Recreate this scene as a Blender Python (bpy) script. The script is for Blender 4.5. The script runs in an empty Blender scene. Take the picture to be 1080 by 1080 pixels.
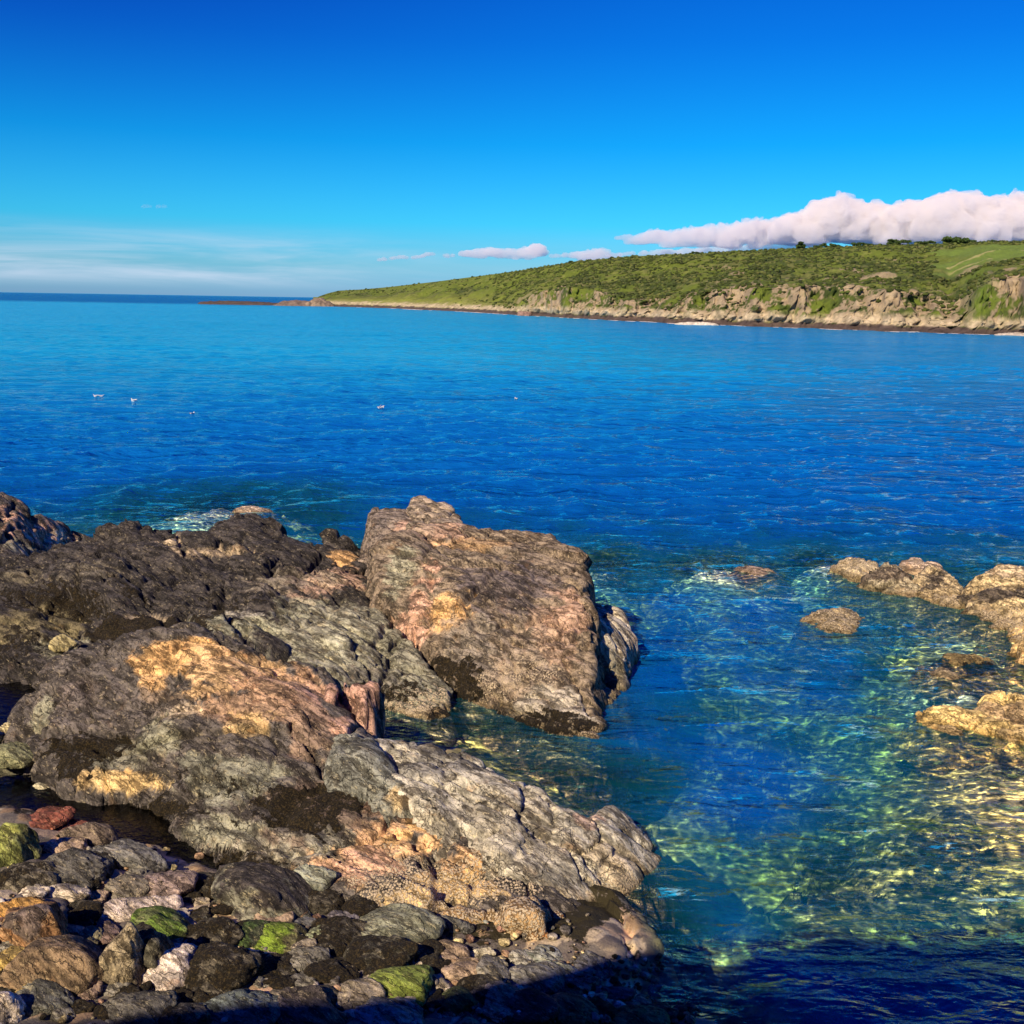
import bpy, math, random, time
import numpy as np
from mathutils import Matrix, Vector
T0=time.time()
R=math.radians
sc=bpy.context.scene
COL=sc.collection
rng=np.random.default_rng(7)
random.seed(7)

# ------------------------------------------------------------------ camera
CAMZ=9.0; PIT=R(11.67); ROL=R(0.95)
F=np.array([0,math.cos(PIT),-math.sin(PIT)])
r0=np.array([1.,0,0]); u0=np.array([0,math.sin(PIT),math.cos(PIT)])
RT=r0*math.cos(ROL)+u0*math.sin(ROL); UP=-r0*math.sin(ROL)+u0*math.cos(ROL)
EYE=np.array([0,0,CAMZ])
def ray(px,py):
    return F+(px-540)/1080*RT+(540-py)/1080*UP
def W(px,py,z=0.0):
    d=ray(px,py); t=(z-CAMZ)/d[2]; return EYE+d*t
def D(px,py,dist):
    """point on the ray at ground distance dist along Y"""
    d=ray(px,py); return EYE+d*(dist/d[1])
def proj(P):
    q=P-EYE; zc=q@F
    return 540+1080*(q@RT)/zc, 540-1080*(q@UP)/zc, zc
cd=bpy.data.cameras.new("camera"); cam=bpy.data.objects.new("camera",cd); COL.objects.link(cam)
cd.sensor_width=36; cd.lens=36; cd.clip_start=0.1; cd.clip_end=90000
m=Matrix.Identity(4)
for i in range(3):
    m[i][0]=RT[i]; m[i][1]=UP[i]; m[i][2]=-F[i]; m[i][3]=EYE[i]
cam.matrix_world=m
sc.camera=cam

# ------------------------------------------------------------------ noise
def _h(ix,iy,iz,seed):
    M=np.uint32
    h=(ix.astype(np.int64).astype(M)*M(374761393)+iy.astype(np.int64).astype(M)*M(668265263)+iz.astype(np.int64).astype(M)*M(2147483647)+M((seed*974634777+12345)&0xffffffff))
    h=(h^(h>>M(13)))*M(1274126177); h=(h^(h>>M(16)))*M(2246822519); h=h^(h>>M(15))
    return h
def _r(h): return (h&np.uint32(0xffffff)).astype(np.float64)/16777216.0
def noise(p,seed=0):
    i=np.floor(p); f=p-i; i=i.astype(np.int64); u=f*f*f*(f*(f*6-15)+10)
    x,y,z=i[:,0],i[:,1],i[:,2]; out=0
    for a in (0,1):
        for b in (0,1):
            for c in (0,1):
                w=(u[:,0] if a else 1-u[:,0])*(u[:,1] if b else 1-u[:,1])*(u[:,2] if c else 1-u[:,2])
                out=out+w*_r(_h(x+a,y+b,z+c,seed))
    return out*2-1
def fbm(p,seed=0,o=4,lac=2.1,g=0.5):
    s=0;a=1;t=0
    for k in range(o):
        s=s+a*noise(p*lac**k+17.3*k,seed+k); t+=a; a*=g
    return s/t*1.6
def ridge(p,seed=0,o=4):
    s=0;a=1;t=0
    for k in range(o):
        s=s+a*(1-np.abs(noise(p*2.1**k+9.1*k,seed+k))*2); t+=a;a*=.5
    return s/t
def worley(p,seed=0):
    i=np.floor(p).astype(np.int64); n=len(p)
    F1=np.full(n,9.);F2=np.full(n,9.);idh=np.zeros(n,np.uint32);vec=np.zeros((n,3))
    for a in (-1,0,1):
        for b in (-1,0,1):
            for c in (-1,0,1):
                cx,cy,cz=i[:,0]+a,i[:,1]+b,i[:,2]+c
                h=_h(cx,cy,cz,seed)
                q=np.stack([cx+_r(h),cy+_r(h*np.uint32(1664525)+np.uint32(1013904223)),cz+_r(h*np.uint32(22695477)+np.uint32(1))],1)
                v=p-q; d=np.sqrt((v*v).sum(1))
                m1=d<F1
                F2=np.where(m1,F1,np.minimum(F2,d)); F1=np.where(m1,d,F1)
                idh=np.where(m1,h,idh); vec=np.where(m1[:,None],v,vec)
    return F1,F2,idh,vec
def facet(p,seed,k=.20):
    i=np.floor(p).astype(np.int64); n=len(p); M1=np.full(n,-1e9);M2=np.full(n,-1e9)
    for a in (-1,0,1):
        for b in (-1,0,1):
            for c in (-1,0,1):
                h=_h(i[:,0]+a,i[:,1]+b,i[:,2]+c,seed)
                ra=_r(h);rb=_r(h*np.uint32(1664525)+np.uint32(1013904223));rc=_r(h*np.uint32(22695477)+np.uint32(1))
                vx=p[:,0]-(i[:,0]+a+ra);vy=p[:,1]-(i[:,1]+b+rb);vz=p[:,2]-(i[:,2]+c+rc)
                gx_=_r(h*np.uint32(69069)+np.uint32(5))*1.3-.65;gy_=_r(h*np.uint32(1103515245)+np.uint32(7))*1.3-.65;gz_=_r(h*np.uint32(134775813)+np.uint32(3))*1.3-.65
                off=_r(h*np.uint32(214013)+np.uint32(11))*.5
                q=gx_*vx+gy_*vy+gz_*vz+off-k*1.6*(vx*vx+vy*vy+vz*vz)
                m1=q>M1; M2=np.where(m1,M1,np.maximum(M2,q)); M1=np.where(m1,q,M1)
    return (M1-.25)*1.6, M1-M2
def sm(a,b,x):
    t=np.clip((x-a)/(b-a),0,1); return t*t*(3-2*t)
class RBF:
    def __init__(s,P,V,c=.4):
        P=np.array(P,float);V=np.array(V,float); s.P=P;s.c=c
        d=np.sqrt(((P[:,None]-P[None])**2).sum(2)+c*c); n=len(P)
        A=np.zeros((n+3,n+3)); A[:n,:n]=-d-np.eye(n)*.02; A[:n,n]=1;A[:n,n+1:]=P;A[n,:n]=1;A[n+1:,:n]=P.T
        s.w=np.linalg.lstsq(A,np.concatenate([V,[0,0,0]]),rcond=None)[0]
    def __call__(s,x,y):
        x=np.asarray(x,float);y=np.asarray(y,float); out=s.w[-3]+s.w[-2]*x+s.w[-1]*y
        for (a,b),w in zip(s.P,s.w): out=out-w*np.sqrt((x-a)**2+(y-b)**2+s.c**2)
        return out
def polydist(x,y,poly):
    """signed distance, positive inside"""
    n=len(poly); dm=np.full(x.shape,1e9); ins=np.zeros(x.shape,bool)
    for k in range(n):
        ax,ay=poly[k];bx,by=poly[(k+1)%n]
        ex,ey=bx-ax,by-ay; wx,wy=x-ax,y-ay
        t=np.clip((wx*ex+wy*ey)/(ex*ex+ey*ey+1e-12),0,1)
        dm=np.minimum(dm,(wx-ex*t)**2+(wy-ey*t)**2)
        c=((ay<=y)&(by>y))|((by<=y)&(ay>y))
        xi=ax+(y-ay)/(by-ay+1e-12)*ex
        ins^=c&(x<xi)
    d=np.sqrt(dm); return np.where(ins,d,-d)

# ------------------------------------------------------------------ mesh helpers
def mkobj(name,V,Fc,mat,parent=None,loc=(0,0,0),smooth=True,attrs=None):
    me=bpy.data.meshes.new(name); V=np.asarray(V,np.float64)-np.array(loc)
    Fc=np.asarray(Fc,np.int32); nf,k=Fc.shape
    me.vertices.add(len(V)); me.vertices.foreach_set("co",V.astype(np.float32).ravel())
    me.loops.add(nf*k); me.loops.foreach_set("vertex_index",Fc.ravel())
    me.polygons.add(nf); me.polygons.foreach_set("loop_start",np.arange(0,nf*k,k,dtype=np.int32))
    me.polygons.foreach_set("loop_total",np.full(nf,k,np.int32))
    me.polygons.foreach_set("use_smooth",np.full(nf,smooth,bool))
    me.update(calc_edges=True)
    if attrs:
        for an,av in attrs.items():
            av=np.asarray(av,np.float32)
            if av.ndim==2:
                a=me.attributes.new(an,'FLOAT_COLOR','POINT')
                a.data.foreach_set("color",np.concatenate([av,np.ones((len(av),1),np.float32)],1).ravel())
            else:
                a=me.attributes.new(an,'FLOAT','POINT'); a.data.foreach_set("value",av)
    me.materials.append(mat)
    o=bpy.data.objects.new(name,me); COL.objects.link(o); o.location=loc
    if parent is not None:
        o.parent=parent
    return o
def tag(o,label=None,cat=None,group=None,kind=None):
    if label:o["label"]=label
    if cat:o["category"]=cat
    if group:o["group"]=group
    if kind:o["kind"]=kind
    return o
def gridfaces(nx,ny,keep=None):
    j,i=np.meshgrid(np.arange(ny-1),np.arange(nx-1),indexing='ij')
    a=(j*nx+i).ravel(); Q=np.stack([a,a+1,a+nx+1,a+nx],1)
    if keep is not None: Q=Q[keep[Q].any(1)]
    return Q
def compact(V,Fc,attrs):
    u=np.unique(Fc); mp=np.full(len(V),-1); mp[u]=np.arange(len(u))
    return V[u],mp[Fc],{k:a[u] for k,a in attrs.items()}
def vnormals(V,Fc):
    n=np.zeros_like(V)
    a=V[Fc[:,0]];b=V[Fc[:,1]];c=V[Fc[:,2]]; fn=np.cross(b-a,c-a)
    if Fc.shape[1]==4:
        fn=np.cross(c-a,V[Fc[:,3]]-b)
    for k in range(Fc.shape[1]):
        for ax in range(3): n[:,ax]+=np.bincount(Fc[:,k],fn[:,ax],len(V))
    return n/(np.linalg.norm(n,axis=1,keepdims=True)+1e-12)
def ico(sub):
    import bmesh
    bm=bmesh.new(); bmesh.ops.create_icosphere(bm,subdivisions=sub,radius=1)
    V=np.array([v.co[:] for v in bm.verts]);Fc=np.array([[v.index for v in f.verts] for f in bm.faces]); bm.free()
    return V,Fc
ICO={k:ico(k) for k in (1,2,3,4,5)}

BN=np.array([.52,.80,.30]); BN/=np.linalg.norm(BN); B1=np.cross(BN,[0,0,1.]); B1/=np.linalg.norm(B1); B2=np.cross(BN,B1)
# ------------------------------------------------------------------ material helpers
class NT:
    def __init__(s,name):
        s.m=bpy.data.materials.new(name); s.m.use_nodes=True; s.t=s.m.node_tree; s.t.nodes.clear()
        s.out=s.n('ShaderNodeOutputMaterial')
    def n(s,ty,inp=None,**kw):
        nd=s.t.nodes.new(ty)
        for k,v in kw.items(): setattr(nd,k,v)
        if inp:
            for k,v in inp.items(): s.set(nd,k,v)
        return nd
    def set(s,nd,k,v):
        sk=nd.inputs[k]
        if hasattr(v,'outputs'): v=v.outputs[0]
        if isinstance(v,bpy.types.NodeSocket): s.t.links.new(v,sk)
        else:
            if sk.type=='RGBA' and len(v)==3: v=(*v,1)
            sk.default_value=v
    def math(s,op,a,b=0.0,c=None,clamp=False):
        nd=s.n('ShaderNodeMath',operation=op,use_clamp=clamp); s.set(nd,0,a); s.set(nd,1,b)
        if c is not None: s.set(nd,2,c)
        return nd.outputs[0]
    def mix(s,f,a,b,bt='MIX'):
        nd=s.n('ShaderNodeMix',data_type='RGBA',blend_type=bt); s.set(nd,0,f); s.set(nd,6,a); s.set(nd,7,b); return nd.outputs[2]
    def ss(s,x,a,b):
        nd=s.n('ShaderNodeMapRange',interpolation_type='SMOOTHSTEP'); s.set(nd,0,x); s.set(nd,1,a); s.set(nd,2,b); return nd.outputs[0]
    def noise(s,vec,scale,det=4,rough=.55,dist=0):
        nd=s.n('ShaderNodeTexNoise'); 
        if vec is not None: s.set(nd,'Vector',vec)
        s.set(nd,'Scale',scale);s.set(nd,'Detail',det);s.set(nd,'Roughness',rough);s.set(nd,'Distortion',dist); return nd.outputs[0]
    def vor(s,vec,scale,feature='F1',out='Distance',rand=1):
        nd=s.n('ShaderNodeTexVoronoi',feature=feature); s.set(nd,'Vector',vec); s.set(nd,'Scale',scale); s.set(nd,'Randomness',rand); return nd.outputs[out]
    def attr(s,name):
        nd=s.n('ShaderNodeAttribute',attribute_name=name); return nd

def rock_material():
    t=NT("weathered_rock")
    tc=t.n('ShaderNodeTexCoord').outputs['Object']
    col=t.attr('Col').outputs['Color']; bar=t.attr('bar').outputs['Fac']; weed=t.attr('weed').outputs['Fac']
    # streaky grain, stretched along the bedding
    mp=t.n('ShaderNodeCombineXYZ')
    for k_,v_,m_ in ((0,B1,.8),(1,B2,.8),(2,BN,2.6)):
        dn=t.n('ShaderNodeVectorMath',operation='DOT_PRODUCT'); t.set(dn,0,tc); t.set(dn,1,tuple(v_*m_)); t.set(mp,k_,dn.outputs['Value'])
    n1=t.noise(mp,2.2,8,.68,.6); n2=t.noise(tc,9,6,.7,.3); n3=t.noise(tc,38,4,.7)
    v=t.math('MULTIPLY',t.math('ADD',t.math('MULTIPLY',t.ss(n1,.36,.62),1.15),.28),t.math('ADD',t.math('MULTIPLY',n2,1.1),.42))
    v=t.math('MULTIPLY',v,t.math('ADD',t.math('MULTIPLY',n3,1.0),.5))
    base=t.mix(1.0,col,t.math('MULTIPLY',v,1.28),'MULTIPLY')
    # lichen/rust stain, warm
    base=t.mix(t.math('MULTIPLY',t.ss(t.noise(tc,3.1,5,.65),.56,.70),.35),base,t.mix(1.0,col,(1.5,1.0,.62),'MULTIPLY'))
    # dark tar lichen blotches
    dk=t.ss(t.noise(mp,2.6,9,.78,.3),.49,.56)
    base=t.mix(t.math('MULTIPLY',dk,.85),base,t.mix(1.0,col,(.20,.18,.17),'MULTIPLY'))
    sp_=t.noise(tc,17,5,.8,.6); base=t.mix(t.math('MULTIPLY',t.ss(sp_,.54,.60),.8),base,t.mix(1.0,base,(.30,.28,.26),'MULTIPLY'))
    base=t.mix(t.math('MULTIPLY',t.ss(t.noise(mp,8,7,.85),.56,.61),.7),base,t.mix(1.0,t.mix(.35,col,(.45,.40,.30)),(2.1,1.95,1.6),'MULTIPLY'))
    # fine fractures
    wv=t.n('ShaderNodeVectorMath',operation='ADD'); t.set(wv,0,mp)
    ns=t.n('ShaderNodeTexNoise'); t.set(ns,'Vector',tc);t.set(ns,'Scale',2.5);t.set(ns,'Detail',5)
    sv=t.n('ShaderNodeVectorMath',operation='SCALE'); t.set(sv,0,ns.outputs['Color']); t.set(sv,'Scale',.9); t.set(wv,1,sv)
    cr=t.vor(wv,1.5,'DISTANCE_TO_EDGE'); crk=t.ss(cr,.0,.022)
    cr2=t.vor(wv,5.2,'DISTANCE_TO_EDGE'); crk2=t.ss(cr2,.0,.05)
    # barnacles
    bn=t.vor(tc,26,'F1'); bmask=t.math('MULTIPLY',t.ss(bn,.62,.40),t.ss(t.math('ADD',bar,t.math('MULTIPLY',t.math('SUBTRACT',t.noise(tc,7,5,.75),.5),1.6)),.42,.58))
    base=t.mix(bmask,base,t.mix(t.noise(tc,60,2),(.42,.32,.20),(.74,.60,.42)))
    # weed
    wn=t.ss(t.math('ADD',weed,t.math('MULTIPLY',t.math('SUBTRACT',t.noise(tc,6,6,.75),.5),1.5)),.45,.56)
    wc=t.mix(t.ss(t.noise(tc,30,4,.7),.45,.7),(.014,.010,.005),(.11,.075,.028))
    base=t.mix(wn,base,wc)
    # wet band at the waterline
    pz=t.n('ShaderNodeSeparateXYZ',inp={0:t.n('ShaderNodeNewGeometry').outputs['Position']}).outputs['Z']
    wet=t.ss(t.math('ADD',pz,t.math('MULTIPLY',t.noise(tc,3,5,.7),.5)),.50,.28)
    base=t.mix(t.math('MULTIPLY',wet,.75),base,t.mix(1.0,base,(.30,.25,.13),'MULTIPLY'))
    rough=t.math('SUBTRACT',1.0,t.math('MULTIPLY',wet,.5)); 
    h=t.math('ADD',t.math('MULTIPLY',n1,.22),t.math('ADD',t.math('MULTIPLY',n2,.2),t.math('MULTIPLY',n3,.08)))
    h=t.math('ADD',h,t.math('ADD',t.math('MULTIPLY',crk,.32),t.math('MULTIPLY',crk2,.04)))
    h=t.math('ADD',h,t.math('MULTIPLY',bmask,.09))
    h=t.math('ADD',h,t.math('MULTIPLY',wn,t.math('MULTIPLY',t.noise(tc,34,4,.8,1.5),.35)))
    h=t.math('ADD',h,t.math('MULTIPLY',sp_,.08))
    b=t.n('ShaderNodeBump'); t.set(b,'Height',h); t.set(b,'Distance',.16); t.set(b,'Strength',1.0)
    p=t.n('ShaderNodeBsdfPrincipled'); t.set(p,'Base Color',base); t.set(p,'Roughness',rough); t.set(p,'Normal',b); t.set(p,'Specular IOR Level',.35)
    t.set(t.out,0,p); return t.m
ROCK=rock_material()

def sea_material():
    t=NT("sea_water")
    geo=t.n('ShaderNodeNewGeometry'); pos=geo.outputs['Position']
    dep=t.attr('depth').outputs['Fac']
    sp=t.n('ShaderNodeSeparateXYZ',inp={0:pos})
    # ripples: wind waves travelling towards the shore, crests mostly across the view
    mp=t.n('ShaderNodeMapping'); t.set(mp,'Vector',pos); mp.inputs['Rotation'].default_value=(0,0,R(8)); mp.inputs['Scale'].default_value=(.55,1.25,1)
    w1=t.noise(mp,1.15,3,.5,.35); w2=t.noise(mp,3.6,3,.55,.5); w3=t.noise(pos,11,2,.5)
    mp2=t.n('ShaderNodeMapping'); t.set(mp2,'Vector',pos); mp2.inputs['Rotation'].default_value=(0,0,R(-14)); mp2.inputs['Scale'].default_value=(.4,1.3,1)
    w0=t.noise(mp2,.22,2,.5,.2)
    gust=t.ss(t.noise(mp2,.035,4,.6),.35,.68)
    w00=t.noise(mp2,.085,3,.55,.3)
    h=t.math('ADD',t.math('MULTIPLY',w0,.85),t.math('MULTIPLY',w1,.42)); h=t.math('ADD',h,t.math('MULTIPLY',w00,1.1)); h=t.math('ADD',h,t.math('MULTIPLY',w2,.12)); h=t.math('ADD',h,t.math('MULTIPLY',w3,.012))
    b=t.n('ShaderNodeBump'); t.set(b,'Height',h); t.set(b,'Distance',1.0); t.set(b,'Strength',t.math('ADD',.7,t.math('MULTIPLY',gust,.6)))
    # caustic net painted into the transmission colour, standing in for light focused by ripples
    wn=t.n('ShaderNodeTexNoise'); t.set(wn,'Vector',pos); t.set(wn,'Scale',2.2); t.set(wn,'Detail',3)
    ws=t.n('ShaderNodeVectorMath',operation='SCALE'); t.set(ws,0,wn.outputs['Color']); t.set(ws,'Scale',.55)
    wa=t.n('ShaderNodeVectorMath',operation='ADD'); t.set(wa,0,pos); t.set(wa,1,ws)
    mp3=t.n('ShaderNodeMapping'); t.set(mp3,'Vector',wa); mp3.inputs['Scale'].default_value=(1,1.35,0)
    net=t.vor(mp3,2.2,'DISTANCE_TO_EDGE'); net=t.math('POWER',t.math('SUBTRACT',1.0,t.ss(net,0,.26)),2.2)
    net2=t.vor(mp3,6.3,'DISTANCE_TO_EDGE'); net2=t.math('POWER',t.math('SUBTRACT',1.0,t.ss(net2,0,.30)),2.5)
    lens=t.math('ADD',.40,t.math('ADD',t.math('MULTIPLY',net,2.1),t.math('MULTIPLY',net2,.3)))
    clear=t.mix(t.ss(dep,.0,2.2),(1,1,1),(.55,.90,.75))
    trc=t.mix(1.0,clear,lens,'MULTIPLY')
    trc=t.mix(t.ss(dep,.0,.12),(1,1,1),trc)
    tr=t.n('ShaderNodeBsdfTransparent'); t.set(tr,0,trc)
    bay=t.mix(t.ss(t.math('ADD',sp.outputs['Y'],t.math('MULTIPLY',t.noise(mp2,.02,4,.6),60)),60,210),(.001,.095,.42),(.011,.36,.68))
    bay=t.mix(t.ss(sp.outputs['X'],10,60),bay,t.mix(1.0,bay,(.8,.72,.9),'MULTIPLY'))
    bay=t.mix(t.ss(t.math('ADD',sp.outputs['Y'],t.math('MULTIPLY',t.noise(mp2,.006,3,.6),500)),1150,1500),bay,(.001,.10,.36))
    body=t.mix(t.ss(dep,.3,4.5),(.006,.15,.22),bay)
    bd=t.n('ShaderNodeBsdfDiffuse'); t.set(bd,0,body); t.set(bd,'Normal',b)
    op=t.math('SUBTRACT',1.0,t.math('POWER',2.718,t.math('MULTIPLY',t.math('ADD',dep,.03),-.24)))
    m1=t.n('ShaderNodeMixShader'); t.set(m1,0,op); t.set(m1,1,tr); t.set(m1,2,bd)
    far=t.ss(sp.outputs['Y'],40,300)
    gl=t.n('ShaderNodeBsdfGlossy'); t.set(gl,'Roughness',t.math('ADD',.04,t.math('MULTIPLY',far,.08))); t.set(gl,'Normal',b); t.set(gl,0,(.55,1,1))
    fr=t.n('ShaderNodeFresnel'); t.set(fr,'IOR',1.42); t.set(fr,'Normal',b)
    m2=t.n('ShaderNodeMixShader'); t.set(m2,0,t.math('MULTIPLY',fr,t.math('SUBTRACT',.85,t.math('MULTIPLY',t.ss(sp.outputs['Y'],900,1300),.45)))); t.set(m2,1,m1); t.set(m2,2,gl)
    t.set(t.out,0,m2); return t.m
SEA=sea_material()

def ground_material():
    t=NT("shore_and_seabed")
    tc=t.n('ShaderNodeTexCoord').outputs['Object']; col=t.attr('Col').outputs['Color']; weed=t.attr('weed').outputs['Fac']
    n2=t.noise(tc,4,6,.7); n3=t.noise(tc,40,4,.8); pe=t.vor(tc,17,'F1'); pc=t.vor(tc,17,'F1','Color')
    v=t.math('MULTIPLY',t.math('ADD',n2,.5),t.math('ADD',t.math('MULTIPLY',n3,.9),.55))
    base=t.mix(1.0,col,v,'MULTIPLY')
    sep=t.n('ShaderNodeSeparateColor',inp={0:pc}).outputs[0]
    wn=t.ss(t.math('ADD',weed,t.math('MULTIPLY',t.math('SUBTRACT',t.noise(tc,4.5,6,.75),.5),1.5)),.45,.56)
    base=t.mix(wn,base,t.mix(n3,(.012,.009,.004),(.05,.04,.014)))
    h=t.math('ADD',t.math('MULTIPLY',n2,.4),t.math('ADD',t.math('MULTIPLY',n3,.25),t.math('MULTIPLY',t.ss(pe,.55,.1),.06)))
    b=t.n('ShaderNodeBump'); t.set(b,'Height',h); t.set(b,'Distance',.1); t.set(b,'Strength',.8)
    p=t.n('ShaderNodeBsdfPrincipled'); t.set(p,'Base Color',base); t.set(p,'Roughness',.8); t.set(p,'Normal',b); t.set(p,'Specular IOR Level',.3)
    t.set(t.out,0,p); return t.m
GROUND=ground_material()

def pool_material():
    t=NT("pool_water")
    pos=t.n('ShaderNodeNewGeometry').outputs['Position']
    b=t.n('ShaderNodeBump'); t.set(b,'Height',t.noise(pos,7,3,.6)); t.set(b,'Distance',.06); t.set(b,'Strength',.5)
    tr=t.n('ShaderNodeBsdfTransparent'); t.set(tr,0,(.22,.30,.36))
    gl=t.n('ShaderNodeBsdfGlossy'); t.set(gl,'Roughness',.04); t.set(gl,'Normal',b)
    fr=t.n('ShaderNodeFresnel'); t.set(fr,'IOR',1.36); t.set(fr,'Normal',b)
    m2=t.n('ShaderNodeMixShader'); t.set(m2,0,fr); t.set(m2,1,tr); t.set(m2,2,gl); t.set(t.out,0,m2); return t.m
POOL=pool_material()

def attr_material(name,rough=.85,nscale=.6,amt=.8,bump=.6,bd=.6,fine=4.0):
    t=NT(name); tc=t.n('ShaderNodeTexCoord').outputs['Object']; col=t.attr('Col').outputs['Color']
    n1=t.noise(tc,nscale,6,.7,.3); n2=t.noise(tc,nscale*fine,4,.7)
    v=t.math('ADD',1-amt*.75,t.math('MULTIPLY',t.math('ADD',n1,t.math('MULTIPLY',n2,.5)),amt))
    b=t.n('ShaderNodeBump'); t.set(b,'Height',t.math('ADD',n1,t.math('MULTIPLY',n2,.5))); t.set(b,'Distance',bd); t.set(b,'Strength',bump)
    p=t.n('ShaderNodeBsdfPrincipled'); t.set(p,'Base Color',t.mix(1.0,col,v,'MULTIPLY')); t.set(p,'Roughness',rough); t.set(p,'Normal',b); t.set(p,'Specular IOR Level',.2)
    t.set(t.out,0,p); return t.m
def plain(name,c,rough=.8,emit=None):
    t=NT(name); tc=t.n('ShaderNodeTexCoord').outputs['Object']; n=t.noise(tc,5,3)
    p=t.n('ShaderNodeBsdfPrincipled'); t.set(p,'Base Color',t.mix(n,tuple(x*.8 for x in c),tuple(min(1,x*1.2) for x in c))); t.set(p,'Roughness',rough)
    t.set(t.out,0,p); return t.m

# ------------------------------------------------------------------ ground height (beach + seabed)
GP=[];GV=[]
def g(px,py,z):
    w=W(px,py,max(z,0)); GP.append(w[:2]); GV.append(z)
for px,py,d in [(720,700,3.6),(700,650,4.2),(752,744,1.6),(770,800,5.5),(765,850,5),(700,830,1.5),(650,825,.9),(720,900,1.7),(700,960,.7),(760,960,2.6),(790,1000,3),
    (860,930,.75),(850,980,1.0),(900,900,1.0),(980,860,.9),(900,790,1.7),(830,770,2.0),(1000,820,.45),(1060,820,.25),(1050,900,.6),(1000,970,1.2),(940,1005,2.0),
    (860,1025,3),(1000,1050,3),(900,1080,3.5),(730,1030,.7),(695,1000,.3),(900,700,3.0),(950,690,1.5),(1000,720,.5),(860,650,2.8),(880,672,2.0),(930,630,1.3),(800,625,3.2),(740,598,2.4),
    (800,604,1.6),(868,590,1.8),(640,592,2.8),(610,560,3.0),(245,542,2.0),(160,556,2.5),(300,550,2.2),(200,530,3.5),(300,520,4),(400,500,7),(100,480,8),(0,450,8),(1000,540,6),(700,540,5),(560,530,5),
    (800,500,7),(540,780,.8),(600,800,1.0),(480,765,.4),(660,760,3.2),(690,720,4),(400,750,.7),(1080,700,.6),(1080,900,.4),(1180,800,.3),(1200,950,.8),(1180,620,.5),(1300,700,.4),(1080,560,4),
    (660,640,2.6),(850,860,2.2),(820,900,1.5),(930,950,.9),(670,950,.3),(780,700,3.6),(820,740,3.4),(860,720,3.4),(700,1040,.25),(-150,520,3),(-100,470,7),(1300,560,6),(950,780,1.2)]:
    g(px,py,-d)
for px,py,z in [(0,1080,.95),(-100,1000,.9),(0,900,.65),(60,920,.6),(110,950,.55),(200,965,.5),(300,980,.5),(300,1060,.65),(400,1000,.42),(500,1010,.34),(500,1080,.5),(600,1020,.22),
    (600,1075,.32),(670,1025,.10),(690,1075,.16),(770,1085,-.08),(-60,700,.6),(-100,800,.5),(200,700,.6),(200,800,.6),(350,850,.5),(450,900,.3),(100,620,.5),(300,620,.4),(20,860,.42),(100,885,.42),(170,905,.42),(240,935,.42),(300,955,.42),
    (30,843,.0),(70,845,-.05),(110,857,-.05),(160,880,-.03),(205,905,0),(245,922,.1),(10,745,.1),(0,760,.12),(-30,840,0),(450,650,0),(550,680,-.3)]:
    g(px,py,z)
GP+= [(-12,6),(-4,6),(4,5),(9,6),(-20,15),(-20,30)]; GV+=[1.6,1.2,-.4,-3,1.5,1.0]
for x,y in [(-40,60),(0,60),(40,60),(-60,90),(60,90),(40,40),(-40,45)]: GP.append((x,y)); GV.append(-9)
GR=RBF(GP,GV,.25)
SHO=[(225,538,3.4,3.6,.25),(636,598,1.2,2.2,.35),(768,603,1.8,1.8,.12),(872,594,1.0,2.0,.2),(1000,708,1.2,1.0,.1)]
SHO=[(*W(a,b,0)[:2],rx,ry,d) for a,b,rx,ry,d in SHO]
def shoal(x,y):
    m=np.full(np.shape(x),9.)
    for a,b,rx,ry,d in SHO: m=np.minimum(m,((x-a)/rx)**2+((y-b)/ry)**2)
    return m
def gz(x,y):
    z=GR(x,y)
    for a,b,rx,ry,d in SHO: z=np.maximum(z,-d-.9*(((x-a)/rx)**2+((y-b)/ry)**2)**.8) if True else z
    return z

def axis(parts):
    out=[]
    for a,b,s in parts:
        n=max(1,int(round((b-a)/s))); out+=list(np.linspace(a,b,n,endpoint=False))
    out.append(parts[-1][1]); return np.array(out)
# ---- ground mesh
gx=axis([(-40,-16,.8),(-16,-9,.12),(-9,9,.04),(9,20,.09),(20,45,.6)])
gy=axis([(-8,9,.4),(9,18,.04),(18,28,.07),(28,45,.14),(45,80,.8)])
X,Y=np.meshgrid(gx,gy); x=X.ravel();y=Y.ravel()
Z=gz(x,y)
P=np.stack([x,y,np.zeros_like(x)],1)
# low ledges and cobbles
uw=sm(.05,-.4,Z)
f1,e1=facet(np.stack([x*.7+y*.35,y*.9-x*.2,0*x],1)/1.1+fbm(P*.8,3,3)[:,None]*.25,21)
f2,e2=facet(P/.42+fbm(P*2,5,2)[:,None]*.2,22)
F1,F2,ch,cv=worley(P/.27+fbm(P*3,8,2)[:,None]*.2,23)
cob=np.sqrt(np.clip(1-(F1/.62)**2,0,1))*(_r(ch)>.35)
amp=np.where(Z>0,1.,1.3)
f1=f1-f1.mean(); f2=f2-f2.mean()
Z2=Z+amp*(f1*.17+f2*.11)*(1+.6*uw)+cob*.035*amp+fbm(P*5,9,3)*.02
Z2=np.where(Z<-1.2,Z+(Z2-Z)*1.8,Z2)
Z2=np.where((x>3.2)&(Z<.05),np.minimum(Z2,-.12+.06*np.tanh(Z2)),Z2)
sand=np.array([.86,.64,.38]); pink=np.array([.80,.50,.30]); dk=np.array([.10,.085,.07])
nn=fbm(P*.9,31,4)
nd=fbm(np.stack([x*1.1-y*.9,(x*.9+y*1.1)*.45,0*x],1)*1.1,33,5)
C=np.where((nn>.1)[:,None],pink,sand)*np.ones((len(x),3)); pm=sm(-.02,.14,nd)[:,None]
C=C*pm+np.array([.12,.10,.075])*(1-pm)
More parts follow.
